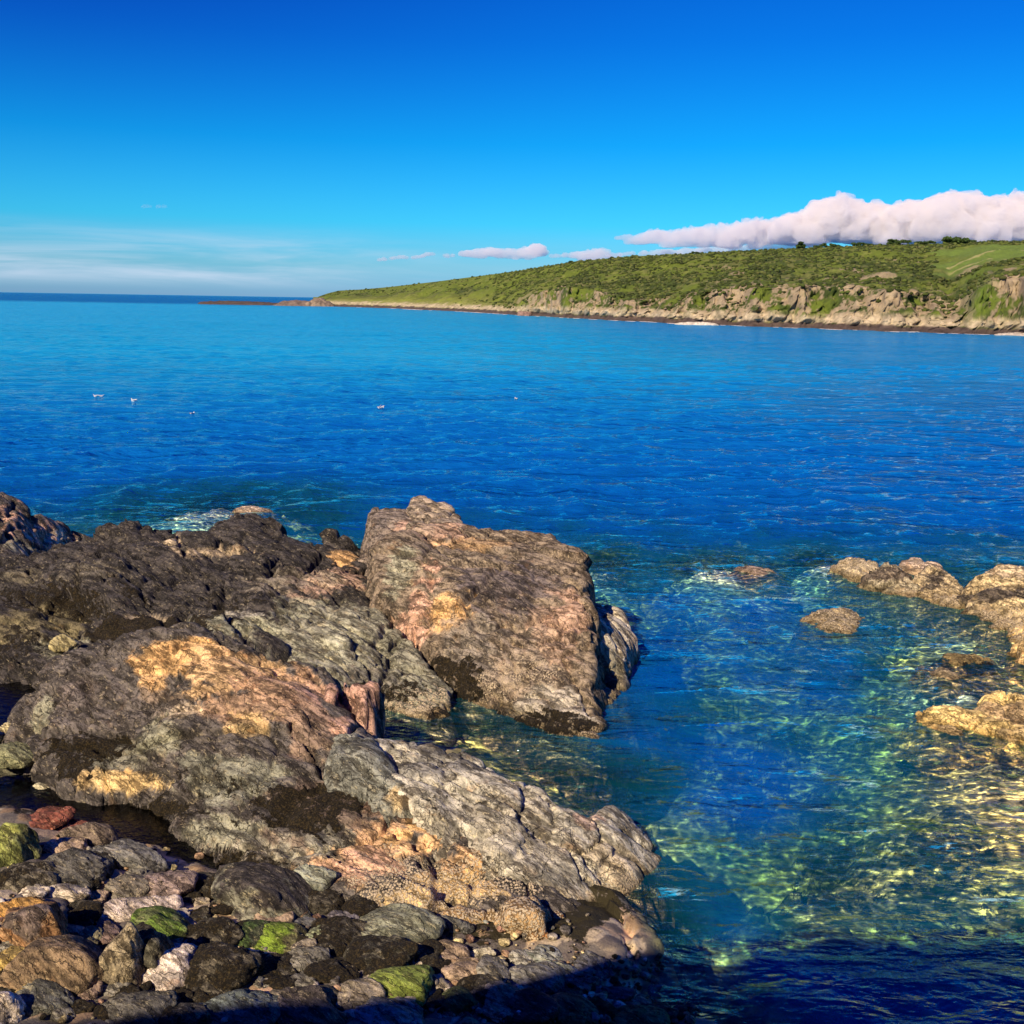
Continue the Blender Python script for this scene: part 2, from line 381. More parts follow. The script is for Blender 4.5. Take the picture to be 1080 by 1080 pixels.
stone=sm(-.05,.15,f2+.4*f1)
C=C*(1-stone[:,None]*.75)+np.array([.20,.17,.14])*stone[:,None]*.75
hh=_r(ch*np.uint32(747796405)+np.uint32(9))
cc=np.array([.16,.13,.11])+ (hh>.6)[:,None]*np.array([.14,.07,.01])+(hh>.85)[:,None]*np.array([.2,.2,.16])
C=np.where((cob>.25)[:,None],cc,C)
ucol=np.array([.50,.46,.15]); ucol2=np.array([.30,.34,.20])
un=sm(-.25,.3,fbm(P*.5,41,4))[:,None]
gold=np.array([.62,.42,.14]); gm=sm(4,9,x)*sm(24,15,y)*sm(13,17,y)
UC=ucol*(1-un*.6)+ucol2*un*.6; UC=UC*(1-gm[:,None]*.5)+gold*gm[:,None]*.5
UC=UC*(1-.45*stone[:,None]); pl_=(sm(24,30,y)*sm(-1.3,-.6,Z))[:,None]; UC=UC*(1-pl_)+np.array([.40,.42,.26])*pl_; sh_=sm(1.5,.5,shoal(x,y)+.4*fbm(P*1.5,43,3))[:,None]; UC=UC*(1-sh_)+np.array([.44,.50,.36])*sh_
C=C*(1-uw[:,None])+UC*uw[:,None]
wd=.36+.40*fbm(P*.75,51,4)*np.where(Z>0,1,.9)-.25*sm(0,.2,nd)*(Z>0); wd=np.where(Z>0,wd+.02,wd-.02)
V=np.stack([x,y,Z2],1); Fq=gridfaces(len(gx),len(gy))
ZG=Z2.reshape(len(gy),len(gx))
def gtop(px_,py_):
    i=min(max(np.searchsorted(gx,px_),2),len(gx)-3); j=min(max(np.searchsorted(gy,py_),2),len(gy)-3)
    return float(ZG[j-2:j+3,i-2:i+3].mean())
tag(mkobj("ground",V,Fq,GROUND,attrs={'Col':C,'weed':wd}),kind='structure')

# ---- sea mesh
def geo(a,b,s,k):
    o=[a]; 
    while o[-1]<b: o.append(o[-1]+s); s*=k
    return np.array(o)
yl=[9.0]
while yl[-1]<700: yl.append(yl[-1]+max(.085,yl[-1]**2/9/1080*.55))
ys=np.concatenate([[-400,-60,-10,2,6],yl,geo(yl[-1]*1.05,60000,60,1.25)])
t_=geo(.64,45,.02,1.25); ts=np.concatenate([-t_[::-1],axis([(-.63,.63,.0021)])[1:-1],t_])
Tt,Y=np.meshgrid(ts,ys); x=(Tt*np.maximum(Y,9)).ravel(); y=Y.ravel()
inn=(np.abs(x)<45)&(y<70)&(y>0)
dep=np.full(len(x),9.0); dep[inn]=np.clip(-gz(x[inn],y[inn]),0,9)
edge=sm(35,45,np.abs(x))+sm(50,68,y); dep=dep*(1-np.clip(edge,0,1))+9*np.clip(edge,0,1)
pn=np.stack([x,y,0*x],1); dep0=dep.copy(); dep=np.clip(dep*(1+.25*fbm(pn*.8,61,3)*(inn)),0,9)
# wind waves as real relief, crests across the view
ca,sa=math.cos(R(9)),math.sin(R(9)); u_=(x*ca+y*sa); v_=(-x*sa+y*ca)
def wv(lx,ly,sd_): return noise(np.stack([u_/lx,v_/ly,0*x+sd_],1),300+sd_)
act=(y>8)&(y<3000)
wz_=.10*wv(9,5.0,1)+.10*(1-np.abs(wv(4.0,2.1,2))*2)+.075*wv(2.1,1.1,5)+.045*(1-np.abs(wv(1.4,.75,3))*2)*sm(120,60,y)+.012*wv(.9,.4,4)*sm(60,25,y)
gust_=.65+.55*sm(-.4,.5,fbm(np.stack([x/55,y/30,0*x],1),320,3))
wz_=wz_*gust_*(.32+.68*sm(14,45,y))*sm(.0,.8,dep0)*sm(2600,500,y)
V=np.stack([x,y,np.where(act,wz_,0)],1)
tag(mkobj("sea",V,gridfaces(len(ts),len(ys)),SEA,attrs={'depth':dep}),kind='structure')
# deep seabed far out
tag(mkobj("seabed",[(-60000,-60000,-30),(60000,-60000,-30),(60000,60000,-30),(-60000,60000,-30)],[[0,1,2,3]],plain("deep_bed",(.05,.06,.05))),kind='structure')

# ---- tide pools
def pool(pts,z,name="tide_pool"):
    w=[W(a,b,z) for a,b in pts]; c=np.mean(w,0)
    n=len(w); V=np.array(w+[c]); Fc=[[i,(i+1)%n,n] for i in range(n)]
    a=V[0]-c;b=V[1]-c
    if np.cross(a,b)[2]<0: Fc=[f[::-1] for f in Fc]
    return tag(mkobj(name,V,Fc,POOL,loc=tuple(c)),kind='structure')
pool([(-60,815),(0,805),(60,812),(100,820),(150,828),(190,850),(215,880),(270,905),(310,935),(290,955),(250,950),(200,930),(150,905),(90,880),(40,868),(-60,868)],.22)
pool([(-60,720),(0,712),(40,722),(55,745),(40,770),(0,775),(-60,775)],.38)

# ------------------------------------------------------------------ heightfield rocks
DARK=(.085,.072,.066); GREY=(.27,.24,.195); OLIV=(.30,.29,.20); ORNG=(.66,.40,.17); PINK=(.60,.36,.25); CREAM=(.72,.56,.36); BRN=(.20,.135,.09); PALE=(.50,.46,.38); XX=(0,);SLATE=(.16,.165,.155); GOLD=(.72,.50,.22)
def surfpoint(Vp,px,py):
    a,b,z=proj(Vp); d=(a-px)**2+(b-py)**2
    k=np.where(d<64)[0]
    if len(k)==0: return Vp[np.argmin(d)]
    return Vp[k[np.argmin(z[k])]]
def paint(Vp,base,spl,seed,chan=None):
    n=len(Vp)
    C=np.ones((n,3))*np.array(base) if chan is None else np.ones(n)*base
    qb=Vp@bedframe((0,0,0))*np.array([.6,.6,2.0]); wob=fbm(qb*1.1,seed+70,5); wob2=fbm(qb*4.5,seed+75,4)
    for s in spl:
        px,py,rx,ry,c=s[:5]; st=s[5] if len(s)>5 else 1.
        ang=R(s[6]) if len(s)>6 else 0.
        c0=surfpoint(Vp,px,py); ppm=1080/np.linalg.norm(c0-EYE)
        q=Vp-c0; dx=q[:,0]; dv=(q@UP)*.8+np.sign(q[:,1])*0; 
        # footprint measured on the slope: across (x) and up-slope
        up=q[:,1]*.45+q[:,2]*.85
        a=dx*math.cos(ang)-up*math.sin(ang); b=dx*math.sin(ang)+up*math.cos(ang)
        d=np.sqrt((a/(rx/ppm))**2+(b/(ry/ppm))**2+(np.linalg.norm(q,axis=1)/(3*max(rx,ry)/ppm))**2)
        d=d+wob*.62+wob2*.48; mk=sm(1.08,.86,d)*st
        if chan is None: C=C*(1-mk[:,None])+np.array(c)*mk[:,None]
        else: C=np.maximum(C,mk*c) if c>0 else C*(1-mk)
    return C
def bedframe(rot):
    Mx=np.array(Matrix.Rotation(R(rot[2]),3,'Z')@Matrix.Rotation(R(rot[1]),3,'Y')@Matrix.Rotation(R(rot[0]),3,'X'))
    return np.stack([Mx@B1,Mx@B2,Mx@BN],1)
def displace(V,Fc,seed,a=(.22,.09,.035),scale=(1.3,.5,.17),ani=2.0,rot=(0,0,0),crk=.06,sub=None,led=1.0):
    N=vnormals(V,Fc); q0=V@bedframe(rot); q=q0*np.array([1,1,ani]); wq=q+fbm(V*.8,seed,3)[:,None]*.3+fbm(V*5,seed+9,3)[:,None]*.03
    d=0
    for k,(am,s) in enumerate(zip(a,scale)):
        f,e=facet(wq/s+3*k,seed+11*k+1)
        if k==1: f=-f*.8
        d=d+am*f-(crk*(am/a[0])*sm(.07,.0,e) if k!=1 else 0)
    f,e=facet(wq/(scale[2]*.5)+7,seed+61); d=d+a[2]*.45*f
    if a[0]>.08:
        f,e=facet((q0*np.array([1,.55,1.5])+fbm(V*1.6,seed+40,4)[:,None]*.22)/(scale[0]*1.5)+31,seed+62); d=d-a[0]*.75*sm(.045,.0,e)
    # ledges along the bedding: sharp saw-tooth steps
    for th,am in ((.42,.30),(.15,.16)):
        th=th*scale[0]/1.3
        ph=q0[:,2]/th+fbm(V*.5,seed+31,3)*1.1+fbm(V*3,seed+32,3)*.12
        fr=ph-np.floor(ph); on=sm(-.25,.35,noise(np.stack([np.floor(ph)*3.7,q0[:,0]*.5/th*.4,q0[:,1]*.5/th*.4],1),seed+33))
        d=d+led*a[0]*am*((fr-.5)*on-.5*sm(.06,.0,np.minimum(fr,1-fr))*on)
    d=d+a[2]*.5*fbm(q*7,seed+6,4)
    if sub is not None: d=d+sub*(ridge(V*11,seed+90,3)-.3)*.035
    return V+N*d[:,None]
def rock(name,label,outline,inner=(),res=.035,rnd=.2,slope=3.0,zmin=-1.0,base=DARK,spl=(),bar=(),weed=(),b0=.0,w0=.0,seed=1,amp=1.0,ani=2.0,rot=(4,5,7),crk=.06,cat="rock",group=None,scale=(1.3,.5,.17),zs=1.0,led=1.0):
    op=[W(o[0],o[1],o[2]*zs) for o in outline]
    ip=[W(o[0],o[1],o[2]*zs) for o in inner]
    allp=np.array(op+ip); hf=RBF(allp[:,:2],allp[:,2],.3)
    poly=[p[:2] for p in op]; lo=allp.min(0);hi=allp.max(0); pad=(hi[2]-zmin)/slope+.3
    xs=np.arange(lo[0]-pad,hi[0]+pad,res);ys=np.arange(lo[1]-pad,hi[1]+pad,res)
    X,Y=np.meshgrid(xs,ys);x=X.ravel();y=Y.ravel()
    wx=fbm(np.stack([x,y,0*x],1)*1.6,seed+2,4)*.14; wy=fbm(np.stack([x,y,0*x],1)*1.6,seed+3,4)*.14
    d=polydist(x+wx,y+wy,poly)
    # nearest inside position for outside points keeps the rim height
    z=hf(x,y)
    zc=np.clip(z,allp[:,2].min()-.2,allp[:,2].max()+.15)
    t=np.clip(d/rnd,0,1); z=zc-rnd*.7*(1-np.sqrt(np.clip(1-(1-t)**2,0,1)))
    z=np.where(d<0,z+d*slope*(1+.25*fbm(np.stack([x,y,0*x],1)*2,seed+4,2)),z)
    keep=z>zmin
    Fq=gridfaces(len(xs),len(ys),keep); V=np.stack([x,y,np.maximum(z,zmin-.15)],1)
    V,Fq,_=compact(V,Fq,{})
    V0=V
    Wd=paint(V,w0,weed,seed+2,1)
    V=displace(V,Fq,seed,a=tuple(amp*q for q in (.30,.11,.030)),ani=ani,rot=rot,crk=crk,scale=scale,sub=Wd,led=led)
    C=paint(V,base,spl,seed); B=paint(V,b0,bar,seed+1,1)
    c=V.mean(0); c[2]=V[:,2].min()
    o=mkobj(name,V,Fq,ROCK,loc=tuple(c),attrs={'Col':C,'bar':B,'weed':Wd})
    return tag(o,label,cat,group)

# --- A : the tall rock in the centre
rock("sea_stack","tall angular brown rock with orange patch, standing highest at the centre of the shore","" or
 [(430,566,2.75),(450,556,2.85),(480,553,2.9),(507,559,2.8),(540,562,2.8),(573,566,2.75),(597,580,2.6),(615,598,2.4),(620,635,1.95),(627,690,1.1),(632,750,.2),(627,776,0),(607,779,0),(573,771,0),(540,753,.05),(507,737,.2),(487,724,.3),(463,702,.55),(450,680,.85),(430,655,1.2),(412,647,1.3),(408,632,1.6),(398,603,2.1),(397,588,2.35),(410,574,2.5)],
 [(540,600,2.4),(540,650,1.65),(545,700,.85),(590,620,2.1),(600,700,.95),(450,600,2.35),(470,650,1.55),(500,700,.75),(440,575,2.6),(500,600,2.4),(590,760,.15),(480,580,2.6)],
 res=.035,slope=5,rnd=.14,zmin=-2.4,base=(.235,.18,.125),amp=.7,seed=101,rot=(10,-6,5),ani=2.4,
 spl=[(480,575,90,22,(.21,.165,.12),.8),(530,610,70,30,(.13,.105,.10),.9),(470,550,30,18,PINK,.5),(433,640,24,45,PINK,.9,10),(463,635,24,26,ORNG,.9),(420,600,16,30,OLIV,.8),(430,545,30,14,(.34,.25,.18),.8),
      (500,565,40,8,ORNG,.45),(550,700,60,45,(.30,.235,.175),.9),(590,660,25,50,(.38,.26,.18),.8),(575,740,45,25,(.42,.37,.29),.9),(495,680,40,30,(.22,.19,.155),.7),(600,640,18,25,PINK,.4)],
 bar=[(610,770,40,14,.8),(520,725,70,18,.55,1,-20)],weed=[(560,768,70,12,.6),(470,715,30,18,.6)])
rock("rock_block","blunt rounded block jutting left from the top of the tall centre rock",
 [(389,540,2.75),(394,535,2.85),(412,534,2.9),(432,538,2.9),(436,560,2.7),(415,572,2.5),(402,570,2.5),(393,558,2.6)],[(415,552,2.75)],slope=5,zmin=.8,rnd=.12,base=(.24,.19,.15),amp=.5,seed=105,spl=[(425,545,16,8,PINK,.6),(400,545,10,10,(.12,.1,.09),.7)])
rock("rock_block","angular topmost block with a split down its right end, crowning the tall centre rock",
 [(432,538,2.95),(436,524,3.15),(452,525,3.15),(469,531,3.05),(474,545,2.9),(482,547,2.9),(484,560,2.75),(455,568,2.6),(434,562,2.7)],[(452,545,2.95)],slope=5,zmin=.8,rnd=.08,base=(.33,.26,.19),amp=.5,seed=106,crk=.12,spl=[(455,550,22,8,PINK,.6)])
# --- side rock right of A
rock("rock_slab","pale grey slab leaning against the right side of the tall centre rock",
 [(622,640,1.15),(640,641,1.1),(655,648,.98),(665,660,.8),(667,675,.6),(662,690,.45),(662,710,.2),(655,730,0),(640,738,0),(632,720,.1),(628,680,.9)],
 [(645,670,.95)],slope=3,zmin=-2,rnd=.12,base=(.50,.43,.32),amp=.6,seed=110,rot=(0,12,3),ani=2.6,spl=[(650,700,12,18,(.34,.30,.19),.9)],bar=[(650,728,20,12,.8)])
# --- M1 far-left rock
rock("rock_outcrop","dark rock outcrop with a pale pink edge, at the far left waterline",
 [(-120,505,2.2),(-60,508,2.3),(0,520,2.2),(15,527,2.1),(35,541,1.7),(60,556,1.0),(88,567,.55),(91,575,.35),(70,582,.35),(40,590,.6),(0,605,.9),(-60,610,1.0),(-120,600,1.0)],
 [(20,560,1.5),(0,575,1.3)],slope=2,zmin=-1.2,res=.05,base=DARK,seed=120,amp=.7,scale=(1.8,.7,.22),
 spl=[(62,562,44,16,PINK,1,30),(80,570,24,13,CREAM,1),(5,530,14,8,PINK,.5),(35,575,22,8,OLIV,.6)])
# --- M2 dark ridge massif
rock("rock_ridge","long dark ridge of rock running across the left behind the orange-topped outcrop",
 [(-140,590,1.5),(-40,592,1.5),(0,590,1.45),(40,588,1.5),(90,576,1.6),(120,558,2.0),(140,551,2.1),(155,558,2.0),(168,568,1.6),(185,570,1.4),(215,574,1.4),(238,566,1.7),(250,548,2.25),(268,546,2.3),(285,554,2.1),(302,566,1.8),(322,576,1.6),(345,566,1.8),(362,575,1.7),(378,592,1.5),(388,612,1.3),(400,645,.9),(410,680,.6),(380,700,.6),(330,690,.9),(250,690,1.0),(150,690,1.0),(60,705,.75),(0,700,.7),(-140,700,.8)],
 [(130,600,1.9),(200,620,1.55),(60,640,1.25),(270,590,1.9),(300,640,1.45),(220,600,1.75),(350,620,1.4),(120,650,1.25),(200,660,1.25),(20,620,1.4)],
 slope=1.6,zmin=-1.2,res=.05,base=(.050,.043,.040),seed=131,amp=1.3,scale=(1.7,.65,.22),rot=(3,2,-3),ani=2.6,crk=.1,
 spl=[(335,600,34,28,(.50,.33,.23),.9),(355,580,14,12,ORNG,.9),(345,605,12,10,CREAM,.6),(175,563,16,6,CREAM,.8),(225,575,40,8,(.42,.32,.2),.8),(300,600,38,20,(.19,.16,.12),.8),(260,655,60,12,OLIV,.8),(250,640,30,6,PALE,.6),
      (150,645,30,6,CREAM,.4),(330,650,55,30,OLIV,.8),(370,665,30,25,PALE,.5),(60,675,30,12,OLIV,.7),(30,650,50,20,(.17,.14,.07),.8),(90,595,40,14,(.15,.13,.1),.7),(20,600,20,8,(.2,.17,.1),.5)],
 weed=[(60,630,70,16,.55),(150,660,90,14,.7),(30,680,50,14,.5),(240,630,60,8,.4)])
# --- M3 grey-green slope beside the inlet
rock("rock_slope","olive grey barnacled slope of rock beside the small inlet under the tall centre rock",
 [(330,645,1.35),(370,640,1.3),(400,648,1.2),(425,668,.95),(445,695,.65),(470,725,.3),(478,745,.1),(470,757,0),(440,756,.05),(410,745,.15),(380,735,.35),(345,715,.75),(310,700,.9),(290,670,1.15)],
 [(360,680,1.05),(400,700,.7),(430,725,.35)],slope=2,zmin=-1.2,base=(.28,.265,.19),seed=142,amp=.8,rot=(1,3,-8),ani=2.2,
 spl=[(360,665,22,20,(.45,.43,.30),.8),(410,715,40,15,(.13,.115,.10),.7),(440,745,22,10,CREAM,.6),(470,745,12,8,GOLD,.5),(395,670,25,15,(.2,.19,.13),.6)],
 bar=[(430,735,60,16,.65)],weed=[(395,722,45,8,.55),(470,752,20,8,.6)])
# --- B : orange capped outcrop with the long lower face
rock("rock_outcrop","broad rock outcrop with an orange lichen crown, foreground left of centre",
 [(20,760,.7),(28,735,.95),(45,712,1.35),(70,695,1.75),(105,680,2.1),(150,668,2.4),(200,662,2.55),(235,664,2.55),(262,682,2.4),(300,692,2.3),(330,698,2.2),(350,716,2.0),(360,745,1.7),(375,772,1.45),(430,800,1.2),(520,870,.75),(580,930,.4),(610,960,.15),(560,972,.15),(480,970,.3),(430,958,.38),(380,945,.45),(330,932,.5),(285,915,.5),(235,895,.45),(200,880,.4),(180,860,.4),(165,842,.4),(120,833,.45),(70,828,.45),(35,800,.55)],
 [(150,720,1.75),(235,720,2.1),(100,760,1.15),(180,780,1.3),(260,780,1.55),(300,740,1.95),(320,800,1.35),(250,850,.9),(330,880,.8),(400,870,.85),(180,820,.75),(450,920,.55),(390,910,.6),(70,790,.75),(120,810,.6)],
 res=.035,slope=3.5,zmin=-.6,base=(.105,.09,.08),seed=156,amp=.8,rot=(3,4,8),ani=2.0,crk=.08,
 spl=[(180,690,55,18,ORNG,.95),(240,700,60,22,(.62,.40,.2),.95),(160,705,22,26,ORNG,.7),(300,715,40,20,(.55,.34,.2),.9),(330,730,24,20,PINK,.7),(270,740,60,22,(.38,.24,.15),.8),(265,765,30,16,GOLD,.55),(180,745,26,8,CREAM,.6),
      (320,770,30,30,(.30,.2,.14),.7),(80,720,30,14,(.16,.13,.12),.8),(40,745,12,20,OLIV,.8),(120,745,60,20,(.13,.11,.10),.8),(130,790,40,15,OLIV,.5),(110,822,50,9,GOLD,.9),(160,775,35,18,OLIV,.7),
      (240,820,60,26,(.25,.245,.185),.8),(230,870,50,18,(.30,.29,.21),.8),(300,900,60,20,(.40,.36,.27),.8),(350,880,40,20,(.26,.245,.19),.7),
      (400,880,70,22,(.58,.36,.2),1,-28),(450,890,80,13,(.66,.42,.22),1,-30),(480,915,70,20,(.66,.42,.22),.95,-28),(440,860,50,9,ORNG,.9,-32),(510,905,40,9,ORNG,.9,-38),(450,940,60,16,GOLD,.7,-10),(390,905,40,14,PINK,.7),(340,840,60,26,(.17,.12,.09),.85),(370,760,12,10,PINK,.9)],
 bar=[(450,940,100,22,.75,1,-8),(400,915,60,20,.45),(250,900,90,16,.4)],
 weed=[(350,835,70,26,.62,1,-20),(100,790,50,25,.6),(160,850,60,10,.7),(250,905,60,10,.55),(200,830,60,16,.4),(60,740,30,10,.35)])
# reddish block beside the crown
rock("rock_block","small reddish brown block wedged between the orange-topped outcrop and the inlet",
 [(350,728,1.95),(362,735,1.8),(370,750,1.6),(398,762,1.35),(402,772,1.2),(380,776,1.2),(358,772,1.3),(350,755,1.6)],[(365,760,1.5)],slope=3,zmin=.2,rnd=.1,base=(.42,.25,.19),seed=161,amp=.5,spl=[(385,765,18,8,PINK,.7)])
# --- C : grey front slab
rock("rock_slab","large smooth grey fissured slab, its rounded end in the water at bottom centre",
 [(392,782,1.5),(420,778,1.5),(460,786,1.5),(500,800,1.42),(540,816,1.3),(580,840,1.1),(612,858,.85),(640,852,.7),(662,862,.48),(680,882,.28),(690,900,.12),(690,918,0),(678,935,0),(655,948,0),(625,958,.05),(595,950,.25),(560,930,.5),(530,905,.75),(505,885,.9),(470,868,1.1),(440,850,1.22),(415,832,1.3),(385,805,1.45)],
 [(450,820,1.4),(500,845,1.22),(560,880,.85),(610,900,.6),(650,900,.45),(640,930,.2),(540,860,1.1)],
 slope=4,zmin=-1.0,rnd=.2,base=(.47,.43,.34),seed=171,amp=.34,rot=(3,10,8),ani=2.5,crk=.1,
 spl=[(450,800,60,14,(.17,.16,.145),.85,-10),(560,870,70,40,(.40,.355,.28),.7),(500,850,35,20,(.22,.2,.165),.6),(650,900,30,30,(.5,.41,.28),.8),(600,945,40,12,CREAM,.6),(620,860,20,8,PINK,.5),(590,925,40,16,(.2,.185,.15),.6)],
 bar=[(655,935,40,14,.7)],weed=[(460,840,30,14,.35)])
rock("rock_slab","narrow slate coloured slab split from the top left of the big smooth grey one",
 [(352,775,1.6),(375,774,1.6),(392,780,1.6),(408,800,1.5),(428,825,1.35),(430,838,1.3),(412,840,1.25),(385,822,1.35),(355,795,1.5)],[(390,808,1.48)],slope=3.5,zmin=.2,rnd=.1,base=(.215,.215,.18),seed=181,amp=.35,rot=(3,10,8),ani=2.5,
 spl=[(420,832,12,8,GOLD,.6)])
# --- E : barnacled foot
rock("rock_ledge","low ledge covered in pale barnacles, rusty at its right end, below the smooth grey slab",
 [(430,972,.42),(470,962,.45),(520,958,.42),(575,962,.34),(605,970,.25),(627,982,.05),(632,992,-.05),(610,1000,0),(570,996,.12),(520,988,.2),(470,982,.3)],
 [(530,974,.42),(580,982,.25)],slope=2.5,zmin=-.6,rnd=.15,res=.03,base=(.42,.27,.13),seed=191,amp=.45,b0=.75,spl=[(600,975,25,10,(.5,.22,.08),.8),(480,965,25,6,GOLD,.5)],weed=[(470,978,40,5,.5)])

# --- islets on the right
rock("rock_islet","lumpy pale barnacled rock at the left tip of the right-hand reef",
 [(882,600,.05),(884,592,.45),(900,588,.6),(918,590,.6),(930,597,.45),(926,606,.2),(910,612,0),(895,610,0)],[(905,598,.5)],slope=2,zmin=-1,res=.05,base=(.62,.50,.30),seed=201,led=2.0,amp=0.58,zs=.5,scale=(.6,.24,.09),b0=.6)
rock("rock_islet","dark ribbed slab sloping down to the left, second from the left in the right-hand reef",
 [(912,604,.75),(922,597,1.1),(938,595,1.15),(955,604,.95),(972,618,.4),(976,630,0),(955,630,0),(935,624,.05),(920,614,.3)],[(940,608,.85)],slope=3,zmin=-1,res=.045,base=(.38,.32,.21),seed=206,led=2.0,amp=0.71,zs=.5,scale=(.6,.24,.09),rot=(0,11,10),ani=3,b0=.1,spl=[(935,600,25,9,(.12,.09,.07),.9),(955,625,25,7,CREAM,.8)],bar=[(955,625,40,9,.7)])
rock("rock_islet","wedge-shaped brown rock with a dark top in the middle of the right-hand reef",
 [(966,606,1.0),(976,597,1.25),(990,600,1.15),(1004,612,.7),(1016,628,.2),(1018,640,0),(1000,640,0),(975,632,0),(966,620,.4)],[(988,612,.85)],slope=3,zmin=-1,res=.045,base=(.58,.45,.26),seed=212,led=2.0,amp=0.71,zs=.5,scale=(.6,.24,.09),rot=(0,10,-8),ani=3,b0=.1,spl=[(990,603,24,8,(.10,.08,.065),.95,-30)],bar=[(995,630,30,10,.7)])
rock("rock_islet","flat pale rock just behind the wedge-shaped brown one of the right-hand reef",
 [(942,597,.1),(950,591,.4),(975,590,.5),(990,593,.4),(1000,601,.1),(990,606,0),(960,604,0)],[(972,597,.35)],slope=2,zmin=-1,res=.06,base=(.66,.50,.36),seed=219,led=2.0,amp=0.36,zs=.5,scale=(.6,.24,.09),b0=.4)
rock("rock_islet","cream-topped rock furthest back where the right-hand reef leaves the picture",
 [(1036,608,.3),(1045,599,.8),(1080,597,.9),(1140,600,.9),(1150,612,.5),(1100,618,.3),(1040,616,.1)],[(1080,607,.65)],slope=2,zmin=-1,res=.06,base=(.70,.54,.33),seed=223,led=2.0,amp=0.42,zs=.5,scale=(.6,.24,.09),b0=.3)
rock("rock_islet","big dark block with a barnacled cream foot at the right edge of the reef",
 [(1013,630,.5),(1020,618,1.0),(1030,611,1.45),(1055,612,1.45),(1085,612,1.5),(1150,620,1.3),(1180,680,0),(1120,690,0),(1080,681,0),(1062,670,0),(1050,660,.1),(1035,650,.15),(1022,642,.2)],[(1045,625,1.25),(1060,645,.75),(1085,650,.8),(1035,635,.8)],slope=3,zmin=-1,res=.045,base=(.56,.43,.23),seed=231,led=2.0,amp=0.85,zs=.5,scale=(.6,.24,.09),rot=(0,10,5),ani=2.6,b0=.15,
 spl=[(1055,622,45,9,(.06,.048,.042),.95),(1035,640,14,14,(.2,.15,.10),.8),(1075,668,30,12,GOLD,.9)],bar=[(1060,655,50,18,.7)])
rock("rock_islet","small round barnacled rock alone in the water before the right-hand reef",
 [(845,655,.05),(852,648,.3),(868,643,.5),(890,642,.55),(908,648,.35),(917,656,.1),(914,665,0),(895,670,0),(870,668,0),(852,662,0)],[(880,655,.45)],slope=2,zmin=-1,res=.04,base=(.36,.28,.16),seed=241,led=2.0,amp=0.42,zs=.5,scale=(.6,.24,.09),b0=.55)
rock("rock_islet","tiny low rock barely above the pale shallows, far out between centre and reef",
 [(772,600,.02),(785,597,.14),(805,598,.2),(825,606,.08),(822,612,0),(795,608,.0)],[(800,602,.14)],slope=1,zmin=-.5,res=.05,base=(.55,.42,.33),seed=246,led=2.0,amp=0.22,zs=.5,scale=(.6,.24,.09),b0=.4)
rock("rock_islet","small light rock awash in the pale shallows behind the dark left ridge",
 [(247,538,.02),(255,534,.2),(275,533,.28),(288,537,.1),(280,542,0),(258,542,0)],[(268,537,.2)],slope=1,zmin=-.5,res=.06,base=(.72,.56,.42),seed=249,led=2.0,amp=0.22,zs=.5,scale=(.6,.24,.09),b0=.3)
rock("rock_islet","dark weedy rock just breaking the surface above the golden rock at right",
 [(983,697,.02),(1000,690,.15),(1025,689,.22),(1045,693,.2),(1055,700,.05),(1040,706,0),(1010,704,0)],[(1030,697,.2)],slope=1.2,zmin=-.6,res=.04,base=(.36,.27,.12),seed=252,led=2.0,amp=0.49,zs=.5,scale=(.6,.24,.09),b0=.2,weed=[(1035,697,18,5,.8)])
rock("rock_islet","little brown rock awash, lowest of the pair above the golden rock at right",
 [(980,712,.0),(990,707,.12),(1005,710,.1),(1014,717,0),(998,718,0)],[(996,712,.1)],slope=1.2,zmin=-.5,res=.04,base=(.42,.33,.2),seed=254,led=2.0,amp=0.36,zs=.5,scale=(.6,.24,.09),b0=.2)
rock("rock_islet","golden boulder cut by the right edge of the picture below the reef",
 [(1066,692,.1),(1072,687,.35),(1100,684,.5),(1130,700,0),(1085,706,0),(1070,702,0)],[(1085,694,.4)],slope=2,zmin=-.6,res=.04,base=GOLD,seed=256,led=2.0,amp=0.42,zs=.5,scale=(.6,.24,.09),b0=.3)
rock("rock_shelf","jagged golden rock shelf at the right edge above the sunlit shallows",
 [(962,756,.05),(970,750,.2),(982,744,.38),(1004,746,.4),(1021,752,.35),(1034,745,.5),(1051,734,.75),(1068,732,.8),(1090,735,.75),(1150,735,.7),(1190,780,.1),(1140,800,0),(1078,786,0),(1050,780,.02),(1028,777,.0),(1006,775,0),(982,770,0)],
 [(1000,760,.25),(1040,762,.35),(1070,755,.5),(1100,765,.4)],slope=2,zmin=-.8,res=.03,base=(.74,.54,.22),seed=261,led=2.0,amp=0.71,zs=.5,scale=(.6,.24,.09),rot=(3,5,7),ani=2.2,b0=.2,spl=[(1075,745,40,10,(.40,.28,.17),.8),(1005,765,20,7,(.15,.11,.08),.7),(1070,765,30,6,(.2,.15,.1),.6,-25)])

